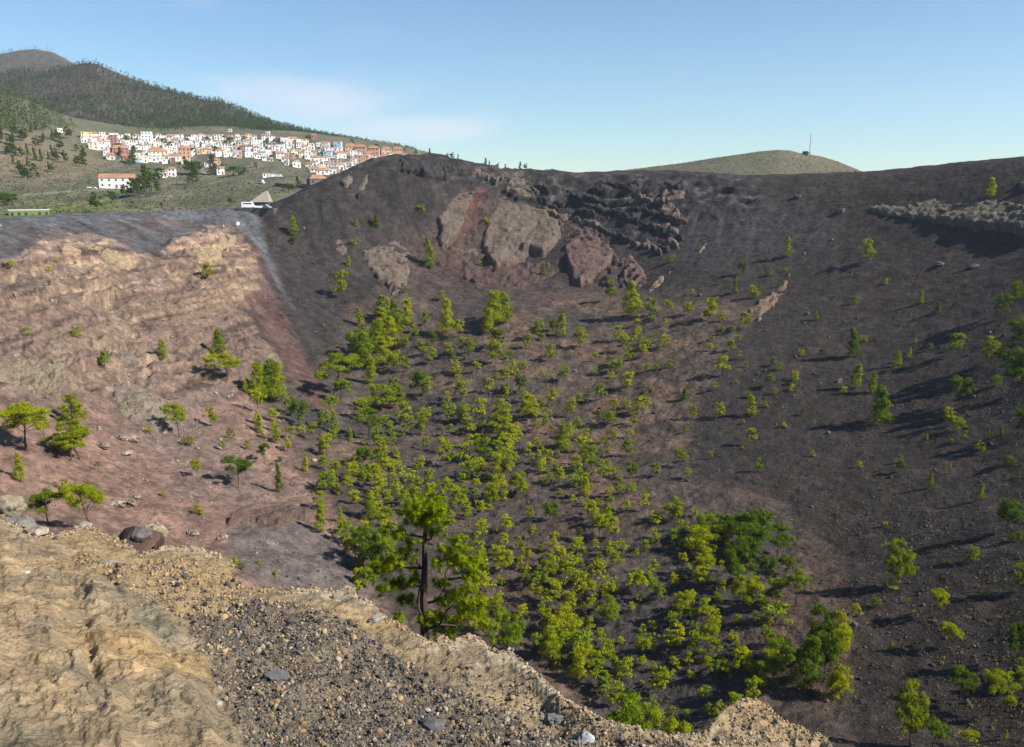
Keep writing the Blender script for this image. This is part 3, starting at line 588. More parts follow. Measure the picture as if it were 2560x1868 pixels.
def cone_col(x, y, z):
    n1 = fbm(x / 30, y / 30, z / 20, 4, 141); n2 = fbm(x / 5, y / 5, z / 5, 3, 143)
    c = np.tile(np.array([0.100, 0.092, 0.058]), (len(x), 1)); c = mixc(c, np.clip(n1 * 2, 0, 1) * 0.7, (0.085, 0.072, 0.062)); c = mixc(c, np.clip(n2 * 2 - 0.2, 0, 1) * 0.6, (0.060, 0.070, 0.035)); return c
RIDGE = [(-500,190),(-100,190),(0,184),(60,176),(110,180),(165,166),(200,158),(240,158),(270,172),(330,195),(400,220),(460,238),(520,254),(545,252),(600,276),(660,302),(700,318),(760,333),(830,345),(900,358),(960,372),(1060,392),(1160,415)]
mountain, MT = sheet('mountain', np.arange(-500, 1160, 5.0), RIDGE, [(-500,345),(0,330),(160,335),(240,345),(450,345),(700,342),(800,350),(900,366),(1000,384),(1160,430)],
      [(-500,1500),(0,1520),(300,1420),(600,1320),(900,1250),(1160,1230)], [(-500,960),(160,960),(450,1010),(700,1060),(1160,1080)], 90, 9.0, mount_col, M_HILL, 400, 160, 151)
summit, SM = sheet('far_summit', np.arange(-500, 420, 6.0), [(-500,120),(-100,132),(0,134),(60,127),(90,125),(130,130),(155,140),(180,155),(205,170),(260,200),(420,300)], [(-500,230),(0,230),(200,235),(420,310)],
      [(-500,2500),(420,2400)], [(-500,1900),(420,1900)], 40, 14.0, mount_col, M_HILL, 500, 250, 161)
cone, CN = sheet('volcanic_cone', np.arange(1440, 2300, 4.0), [(1440,440),(1560,426),(1640,416),(1700,409),(1780,396),(1850,386),(1900,379),(1945,375),(1975,377),(2000,383),(2050,391),(2090,402),(2130,418),(2165,432),(2300,470)], [(1440,470),(1800,450),(2165,450),(2300,490)],
      [(1440,860),(1950,800),(2300,860)], [(1440,700),(1950,640),(2300,720)], 60, 1.2, cone_col, M_HILL, 220, 110, 171, 0.8)
g = 3600
ground = tag(link('ground', mesh_np('ground', [(-g, -g + 900, -190), (g, -g + 900, -190), (g, g + 900, -190), (-g, g + 900, -190)], [[0, 1, 2, 3]], M_HILL, False, np.tile([0.06, 0.06, 0.055], (4, 1)))), kind='structure')

# ================================================================== FOREGROUND RIM (where the photographer stands)
CREST = np.array([(-500,1300),(0,1305),(45,1318),(60,1335),(110,1340),(150,1335),(200,1318),(240,1325),(275,1340),(310,1355),(345,1378),(375,1380),(410,1368),(450,1366),(500,1372),(550,1388),(580,1405),(592,1440),(610,1465),(640,1472),(690,1470),(750,1480),(800,1475),(850,1480),(870,1466),(888,1472),(890,1490),(920,1505),(960,1540),(1000,1560),(1040,1585),(1070,1603),(1092,1602),(1102,1588),(1130,1603),(1150,1592),(1175,1587),(1200,1595),(1220,1615),(1262,1628),(1275,1622),(1300,1640),(1330,1670),(1365,1695),(1400,1735),(1450,1765),(1500,1790),(1560,1812),(1640,1832),(1700,1838),(1770,1830),(1785,1800),(1810,1775),(1850,1745),(1875,1740),(1915,1752),(1940,1782),(1975,1800),(2010,1812),(2030,1830),(2050,1828),(2070,1845),(2095,1885),(2200,1960),(2560,2150),(2960,2250)], float)
Z_GRAV = [(470,1545),(560,1520),(640,1500),(760,1520),(900,1570),(1010,1640),(1130,1700),(1250,1760),(1380,1800),(1500,1840),(1700,1850),(1760,1930),(640,1930),(600,1800),(540,1700),(500,1620)]
Z_GRAV2 = [(180,1400),(260,1400),(330,1420),(480,1400),(580,1440),(640,1490),(560,1560),(440,1550),(330,1490),(230,1450)]
def fg_plane(px, py):
    kx, kz = ray(px, py); Y = 1.7 / np.maximum(-kz - 0.3 - 0.1 * kx, 0.12); return kx * Y, Y, kz * Y
def fg_disp(x, y, px, py):
    g = poly_mask(px, py, Z_GRAV, 25)
    d = 0.10 * fbm(x / 0.9, y / 0.9, 0, 4, 201) + 0.045 * fbm(x / 0.22, y / 0.22, 0, 4, 205) * (1 - 0.3 * g) + 0.020 * fbm(x / 0.05, y / 0.05, 0, 2, 207)
    # stepped ridges of smooth tuff running down from the crest, with gullies between
    wx = px + 34 * fbm(px / 90, py / 90, 0, 3, 211); wy = py + 26 * fbm(px / 80, py / 80, 5, 3, 212)
    pa = poly_mask(wx, wy, [(-900,1200),(40,1300),(120,1395),(195,1440),(270,1500),(330,1535),(370,1600),(400,1655),(440,1705),(500,1755),(620,1950),(-900,2300)], 30)
    pb = poly_mask(wx, wy, [(-900,1500),(60,1520),(140,1580),(190,1660),(225,1740),(290,1800),(330,1950),(-900,2300)], 36)
    pc = poly_mask(wx, wy, [(200,1420),(330,1440),(410,1520),(455,1585),(495,1645),(515,1720),(640,1950),(300,1950)], 26)
    rib = np.clip(pa * 0.6 + pb * 0.5, 0, 1); left = sstep(720, 520, px + 0.25 * (1600 - py))
    d += 0.085 * pa + 0.07 * pb + 0.05 * pc + left * 0.03 * fbm(px / 60, py / 100, 0, 4, 214, 0.6)
    hol = poly_mask(px, py, [(1290,1660),(1400,1760),(1500,1820),(1400,1830),(1260,1740),(1200,1640)], 40)
    d -= 0.05 * hol
    return d, g, left, rib
def build_foreground():
    xs = np.arange(-500, 2500, 3.0); t = np.interp(xs, CREST[:, 0], CREST[:, 1])
    t = t + 5.0 * noise(xs / 31, 0 * xs, 0, 221) + 3.0 * noise(xs / 4, 0 * xs, 0, 223)
    nr = 270; rp_ = np.concatenate([np.linspace(2300, 1880, 30), np.linspace(1877, 1285, nr - 30)])[:, None]
    pyg = np.maximum(np.repeat(rp_, len(xs), 1), t[None]); pyg[0] = np.maximum(pyg[0], t + 40); pxg = np.repeat(xs[None], nr, 0)
    x, y, z = [a.ravel() for a in fg_plane(pxg, pyg)]; px, py = pxg.ravel(), pyg.ravel()
    d, gr, left, rib = fg_disp(x, y, px, py)
    top = (py - np.repeat(t[None], nr, 0).ravel())
    z = z + d * (0.35 + 0.65 * sstep(0, 40, top))
    n1 = fbm(x / 0.8, y / 0.8, 0, 4, 231); n2 = fbm(x / 0.15, y / 0.15, 0, 3, 235)
    c = np.tile(np.array([0.235, 0.172, 0.102]), (len(x), 1))
    c = mixc(c, np.clip(n1 * 2.0, 0, 1) * 0.75, (0.150, 0.125, 0.085))
    c = mixc(c, np.clip(-n1 * 2.2 - 0.2, 0, 1) * 0.6, (0.255, 0.172, 0.076))
    gy_ = (poly_mask(px + 30 * n1, py, [(120,1400),(330,1440),(420,1530),(500,1640),(520,1740),(440,1705),(400,1655),(330,1535),(195,1440)], 18) + poly_mask(px + 30 * n1, py, [(140,1590),(230,1700),(300,1800),(260,1850),(180,1760),(60,1640)], 30)) * np.clip(0.7 + n1, 0, 1); c = mixc(c, np.clip(gy_, 0, 1) * 0.8, (0.128, 0.112, 0.080))
    c = mixc(c, poly_mask(px + n1 * 40, py, Z_GRAV2, 25) * 0.5, (0.215, 0.148, 0.078))
    c = mixc(c, gr * 0.85, (0.105, 0.085, 0.062))
    c = mixc(c, sstep(22, 2, top + n2 * 22) * np.clip(0.1 + n1 * 2.4, 0, 1), (0.38, 0.32, 0.23))
    c *= 1.04 * (1 + 0.38 * n2)[:, None]
    P = np.stack([x, y, z], -1).reshape(nr, len(xs), 3); ext = []
    for dy, dz in ((0.05, 0.04), (0.12, 0.14), (0.22, 0.30), (0.38, 0.52), (0.6, 0.85), (0.95, 1.3), (1.5, 2.1), (2.4, 3.4), (5, 7)):
        e = P[-1].copy(); k = e[:, 0] / e[:, 1]; ja = fbm(e[:, 0] / 0.5, dz * 2.5 + 0 * e[:, 0], 0, 4, 241, 0.6); jb = fbm(e[:, 0] / 0.12, dz * 7 + 0 * e[:, 0], 0, 3, 247)
        e[:, 1] += dy * (1 + 0.5 * ja); e[:, 0] = k * e[:, 1] + min(dz, 0.3) * 0.25 * jb; e[:, 2] -= dz * (1 + 0.35 * ja + 0.12 * jb); ext.append(e)
    P = np.concatenate([P, np.array(ext)]).reshape(-1, 3)
    C = np.concatenate([c, np.tile(c[-len(xs):], (9, 1)) * rng.uniform(0.75, 1.1, (9 * len(xs), 1))])
    return tag(link('rim_ground', mesh_np('rim_ground', P, grid_faces(nr + 9, len(xs)), M_TUFF, True, np.clip(C, 0.03, 0.85))), kind='structure')
rim_ground = build_foreground()

# ---- loose stones
def ico(sub):
    import bmesh
    bm = bmesh.new(); bmesh.ops.create_icosphere(bm, subdivisions=sub, radius=1.0)
    V = np.array([v.co[:] for v in bm.verts]); Fc = np.array([[v.index for v in f.verts] for f in bm.faces]); bm.free(); return V, Fc
ICO1, ICO2 = ico(1), ico(2)
def rand_rot(n):
    q = rng.normal(size=(n, 4)); q /= np.linalg.norm(q, axis=1)[:, None]; w, x, y, z = q.T
    return np.stack([np.stack([1-2*(y*y+z*z), 2*(x*y-z*w), 2*(x*z+y*w)], -1), np.stack([2*(x*y+z*w), 1-2*(x*x+z*z), 2*(y*z-x*w)], -1), np.stack([2*(x*z-y*w), 2*(y*z+x*w), 1-2*(x*x+y*y)], -1)], 1)
def stones_np(P, rad, col, base=ICO1, rough=0.28, flat=(0.65, 1.0)):
    n = len(P); V0, F0 = base; k = len(V0)
    sc = np.stack([rng.uniform(0.75, 1.2, n), rng.uniform(0.7, 1.1, n), rng.uniform(*flat, n)], -1) * rad[:, None]
    V = V0[None] * (1 + rough * rng.uniform(-1, 1, (n, k, 1)))
    for _ in range(5):
        nv = rng.normal(size=(n, 1, 3)); nv /= np.linalg.norm(nv, axis=2)[..., None]; dd = (V * nv).sum(2, keepdims=True); V = V - np.maximum(dd - rng.uniform(0.5, 0.85, (n, 1, 1)), 0) * nv
    V = V * sc[:, None]
    V = np.einsum('nij,nkj->nki', rand_rot(n), V) + P[:, None]
    Fc = (F0[None] + (np.arange(n) * k)[:, None, None]).reshape(-1, 3)
    return V.reshape(-1, 3), Fc, np.repeat(col, k, 0)
def stone_cols(n, pal, wts):
    c = np.array(pal)[rng.choice(len(pal), n, p=np.array(wts) / sum(wts))]; return c * rng.uniform(0.75, 1.25, (n, 1))
FG_PAL = [(0.066,0.065,0.067),(0.118,0.113,0.107),(0.225,0.16,0.092),(0.29,0.205,0.105),(0.27,0.23,0.175),(0.040,0.039,0.042)]
def scatter_px(poly, n, extra=0):
    P = np.array(poly, float); out = np.zeros((0, 2))
    while len(out) < n:
        q = rng.uniform(P.min(0), P.max(0), (n * 2, 2)); out = np.concatenate([out, q[poly_sd(q[:, 0], q[:, 1], P) > extra]])
    return out[:n]
def fg_point(q):
    x, y, z = fg_plane(q[:, 0], q[:, 1]); d = fg_disp(x, y, q[:, 0], q[:, 1])[0]
    top = q[:, 1] - np.interp(q[:, 0], CREST[:, 0], CREST[:, 1]); return np.stack([x, y, z + d * (0.35 + 0.65 * sstep(0, 40, top))], -1)
def build_gravel():
    A = scatter_px(Z_GRAV, 19000); B = scatter_px(Z_GRAV2, 1700)
    Lf = scatter_px([(0,1340),(300,1380),(480,1560),(600,1868),(0,1868)], 500)
    Rt = scatter_px([(1080,1640),(1300,1680),(1480,1800),(1640,1850),(1790,1820),(1860,1760),(1950,1800),(2080,1868),(1400,1868),(1200,1740)], 1900)
    cx_ = rng.uniform(-10, 2090, 1500); Cr = np.stack([cx_, np.interp(cx_, CREST[:, 0], CREST[:, 1]) + np.abs(rng.normal(0, 9, 1500)) - 1], -1)
    q = np.concatenate([A, B, Lf, Rt, Cr]); n = len(q)
    rp = np.concatenate([np.clip(rng.lognormal(1.02, 0.5, len(A)), 1.3, 11), np.clip(rng.lognormal(1.15, 0.45, len(B)), 1.5, 9), np.clip(rng.lognormal(0.8, 0.4, len(Lf)), 1.2, 5), np.clip(rng.lognormal(1.0, 0.5, len(Rt)), 1.3, 10), np.clip(rng.lognormal(1.0, 0.5, len(Cr)), 1.3, 8.5)])
    P = fg_point(q); rad = rp * P[:, 1] / F; P[:, 2] += rad * 0.35
    w = np.array([1.0] * len(A) + [0.25] * len(B) + [0.3] * len(Lf) + [0.6] * len(Rt) + [0.0] * len(Cr))
    cg = stone_cols(n, FG_PAL, (4, 3, 1.9, 0.9, 0.9, 1.8)); ct = stone_cols(n, [(0.26,0.18,0.095),(0.23,0.165,0.10),(0.30,0.235,0.15),(0.18,0.155,0.12)], (3, 3, 2, 1))
    col = np.where((rng.random(n) < w)[:, None], cg, ct)
    big = np.argsort(-rp)[:300]; small = np.setdiff1d(np.arange(n), big)
    V, Fc, C = stones_np(P[small], rad[small], col[small])
    tag(link('gravel', mesh_np('gravel', V, Fc, M_STONE, False, C), rim_ground), kind='stuff')
    protos = []
    for i in range(18):
        V0, F0, C0 = stones_np(np.zeros((1, 3)), np.ones(1), np.array([FG_PAL[i % 6]]) * rng.uniform(0.8, 1.3), ICO2, 0.13)
        protos.append(mesh_np('stone', V0, F0, M_STONE, False, C0))
    for i in big:
        link('stone', protos[rng.integers(18)], rim_ground, P[i], rng.uniform(0, 6.28, 3), rad[i])
build_gravel()
def boulder(px, py, Y, rpx, col, label, sq=0.75, seed=0, P=None, cat='boulder', group=None, sink=0.25):
    V0, F0 = ico(5)
    r = rpx * Y / F
    n = fbm(V0[:, 0] * 1.3 + seed, V0[:, 1] * 1.3, V0[:, 2] * 1.3, 3, 240) * 0.5 + fbm(V0[:, 0] * 4 + seed, V0[:, 1] * 4, V0[:, 2] * 4, 4, 244, 0.65) * 0.3
    fr_ = np.random.default_rng(seed * 13 + 5); W0 = V0 * (1 + n)[:, None]
    for _ in range(11):
        nv = fr_.normal(size=3); nv /= np.linalg.norm(nv); dd = W0 @ nv; W0 = W0 - np.maximum(dd - fr_.uniform(0.55, 0.85), 0)[:, None] * nv * 0.9
    V = W0 * r * np.array([1.15, 0.9, sq]) * 1.15
    me = mesh_np('boulder', V, F0, M_ROCK if Y > 20 else M_STONE, False, np.tile(col, (len(V), 1)) * (1 + n)[:, None])
    p = pix(px, py, Y) if P is None else P
    p = np.array(p, float) + np.array([0, 0, r * sq * (0.5 - sink)])
    return tag(link('boulder', me, None, p, (0, 0, seed * 1.7)), label, cat, group)
for q, r, c, lab in (((272,1423), 13, (0.20,0.20,0.20), 'pale grey stone resting on the ochre gravel patch'), ((605,1572), 16, (0.10,0.10,0.105), 'grey stone with dark hollow beside it at the gravel edge'), ((690,1680), 26, (0.085,0.085,0.09), 'largest dark grey stone in the loose gravel'), ((545,1760), 10, (0.27,0.25,0.22), 'white stone at the edge of the tuff and the gravel'), ((940,1555), 17, (0.26,0.24,0.21), 'whitish stone near the crest of the tuff ridge'), ((1078,1800), 22, (0.10,0.10,0.105), 'angular grey stone low in the gravel'), ((1385,1765), 20, (0.15,0.15,0.155), 'light grey stone on the tan shoulder'), ((1462,1822), 19, (0.24,0.245,0.255), 'bright pale grey angular stone on the tan shoulder'), ((70,1445), 11, (0.30,0.29,0.26), 'small white stone on smooth tuff')):
    boulder(0, 0, 6, r, c, lab, seed=r, P=fg_point(np.array([q], float))[0], cat='stone')
b1 = pix(345, 1352, 13.0)
boulder(352, 1342, 12.6, 33, (0.115,0.10,0.097), 'oval grey boulder sitting in a dark red hollow behind the crest', 0.62, 3, sink=0.1)
boulder(352, 1372, 13.6, 74, (0.075,0.045,0.036), 'dark red cinder mound with a pale crust behind the crest', 0.62, 7, sink=0.3)
boulder(395, 1335, 13.9, 28, (0.26,0.215,0.14), 'yellowish crust block on the dark red mound', 0.8, 9)
boulder(62, 1318, 11.5, 32, (0.14,0.13,0.115), 'rounded grey boulder behind the crest beside the umbrella pine', 0.9, 11)
boulder(0, 1290, 12.5, 50, (0.20,0.165,0.12), 'tan boulder partly behind the crest beside the rounded grey one', 0.9, 13)
boulder(95, 1335, 10.8, 24, (0.24,0.20,0.16), 'small grey-tan boulder at the crest below the umbrella pine', 0.8, 15)
boulder(209, 1318, 11.0, 13, (0.26,0.23,0.19), 'small pale boulder beside the trunk of the tiered pine', 0.85, 17)

# ================================================================== PINES
def leaves(cen, rad, nl, leaf, flat=0.8, up=0.25):
    """leaf-size quads over the surface of flattened clumps; normals point outwards"""
    n = len(cen); d = rng.normal(size=(n, nl, 3)); d /= np.linalg.norm(d, axis=2)[..., None]
    r = rng.uniform(0.35, 1.12, (n, nl, 1)); p = cen[:, None] + d * r * rad[:, None, None] * np.array([1, 1, flat])
    nn = d + np.array([0, 0, up]) + 0.35 * rng.normal(size=d.shape); nn /= np.linalg.norm(nn, axis=2)[..., None]
    a = np.cross(nn, rng.normal(size=d.shape)); a /= np.linalg.norm(a, axis=2)[..., None]; b = np.cross(nn, a)
    s = leaf * rng.uniform(0.6, 1.3, (n, nl, 1)); a = a * s; b = b * s * 0.5
    V = np.stack([p - a, p - b, p + a, p + b], 2).reshape(-1, 3); N = np.repeat(nn.reshape(-1, 3), 4, 0)
    return V, np.arange(len(V)).reshape(-1, 4), N
def pine(kind, hi, seed, mat):
    st = np.random.default_rng(seed); cl = []; limbs = []
    lean = st.normal(0, 0.03, 2)
    if kind == 'cone':
        n = 34 if not hi else 60
        for i in range(n):
            t = 0.13 + 0.85 * (i + st.random()) / n; Rm = 0.19 * (1 - t) ** 0.75 + 0.02; a = st.uniform(0, 6.28); r = Rm * st.uniform(0.35, 1.0)
            cl.append((r * math.cos(a), r * math.sin(a), t, (0.045 + 0.045 * (1 - t)) * st.uniform(0.8, 1.25)))
        tr = 0.013; th = 0.97
    elif kind == 'open':
        n = 17; tr = 0.013; th = 0.9
        for i in range(n):
            t = st.uniform(0.30, 0.96); Rm = 0.27 * math.sqrt(max(0.05, 1 - ((t - 0.58) / 0.42) ** 2)); a = st.uniform(0, 6.28); r = Rm * st.uniform(0.5, 1.0); c = (r * math.cos(a), r * math.sin(a), t); limbs.append(c)
            for j in range(4 if not hi else 7):
                cl.append((c[0] + st.normal(0, 0.055), c[1] + st.normal(0, 0.055), c[2] + st.normal(0, 0.035), st.uniform(0.035, 0.085)))
    elif kind == 'umbrella':
        tr = 0.016; th = 0.88
        for t, Rm, k in ((0.60, 0.30, 4), (0.78, 0.36, 7), (0.93, 0.24, 6)):
            off = st.normal(0, 0.07, 2)
            for i in range(k):
                a = st.uniform(0, 6.28); r = Rm * st.uniform(0.3, 1.0); c = (off[0] + r * math.cos(a), off[1] + r * math.sin(a), t + st.normal(0, 0.025)); limbs.append(c)
                for j in range(3 if not hi else 6):
                    cl.append((c[0] + st.normal(0, 0.05), c[1] + st.normal(0, 0.05), c[2] + st.normal(0, 0.02), st.uniform(0.05, 0.085)))
    else:   # bush
        tr = 0.02; th = 0.6
        for i in range(16 if not hi else 30):
            a = st.uniform(0, 6.28); t = st.uniform(0.15, 0.9); r = 0.42 * math.sqrt(max(0.05, 1 - ((t - 0.35) / 0.62) ** 2)) * st.uniform(0.3, 1)
            cl.append((r * math.cos(a), r * math.sin(a), t, st.uniform(0.09, 0.16)))
    cl = np.array(cl); cen = cl[:, :3].copy(); cen[:, :2] += lean * cen[:, 2:3] * 3
    leaf = (0.0255 if not hi else 0.0135) * (1.8 if kind == 'bush' else 1.0); nl = 42 if not hi else 120
    V, Fq, N = leaves(cen, cl[:, 3] * (1.25 if not hi else 1.15), nl, leaf)
    crown = mesh_np('crown', V, Fq, mat, normals=N)
    mb = MB(); k = 5; pts = [(lean[0] * 3 * t * th + 0.012 * math.sin(5 * t + seed), lean[1] * 3 * t * th + 0.012 * math.cos(4 * t + seed), t * th - 0.04 * (t == 0)) for t in np.linspace(0, 1, k)]
    mb.tube(pts, [tr * (1.15 - t) for t in np.linspace(0, 1, k)], 6)
    for c in limbs:
        t0 = max(0.25, c[2] - 0.16) ; q = (lean[0] * 3 * t0, lean[1] * 3 * t0, t0); e = (c[0] + lean[0] * 3 * c[2], c[1] + lean[1] * 3 * c[2], c[2])
        m = ((q[0] + e[0]) / 2, (q[1] + e[1]) / 2, (q[2] + e[2]) / 2 - 0.015); mb.tube([q, m, e], [tr * 0.5, tr * 0.35, tr * 0.15], 4)
    return mb.mesh('trunk', M_BARK), crown
PINES = {}
for kd, cnt in (('cone', 4), ('open', 6), ('umbrella', 3), ('bush', 3)):
    PINES[kd, 0] = [pine(kd, 0, 300 + i * 7 + len(kd), M_LEAF) for i in range(cnt)]
    PINES[kd, 1] = [pine(kd, 1, 400 + i * 7 + len(kd), M_LEAF) for i in range(max(2, cnt // 2))]
DPINES = {kd: [pine(kd, 0, 500 + i, M_LEAF_D) for i in range(2)] for kd in ('cone', 'open', 'bush')}
M_LEAF_M = mat_leaf('deep_green_needles', (0.085, 0.15, 0.010), (0.14, 0.20, 0.010), 0.42)  # needles of the pines that are a darker green themselves
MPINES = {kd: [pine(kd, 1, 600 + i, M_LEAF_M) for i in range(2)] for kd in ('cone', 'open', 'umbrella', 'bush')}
ADJ = {'cone': 'slender conical', 'open': 'open-crowned', 'umbrella': 'flat-topped', 'bush': 'rounded bushy'}
def place_pine(P, h, kd, label, group, hi=0, wide=1.0, dark=False, name=None, cat='tree'):
    t = bpy.data.objects.new(name or ('pine_tree' if kd != 'bush' else 'pine_shrub'), None); t.empty_display_size = 0.1; COL.objects.link(t)
    t.location = P; t.rotation_euler = (random.gauss(0, 0.03), random.gauss(0, 0.03), random.uniform(0, 6.28)); w = wide * random.uniform(0.9, 1.15)
    t.scale = (h * w, h * w, h)
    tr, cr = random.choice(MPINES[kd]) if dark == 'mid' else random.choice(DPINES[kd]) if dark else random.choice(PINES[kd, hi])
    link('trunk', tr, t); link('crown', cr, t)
    return tag(t, label, cat, group)
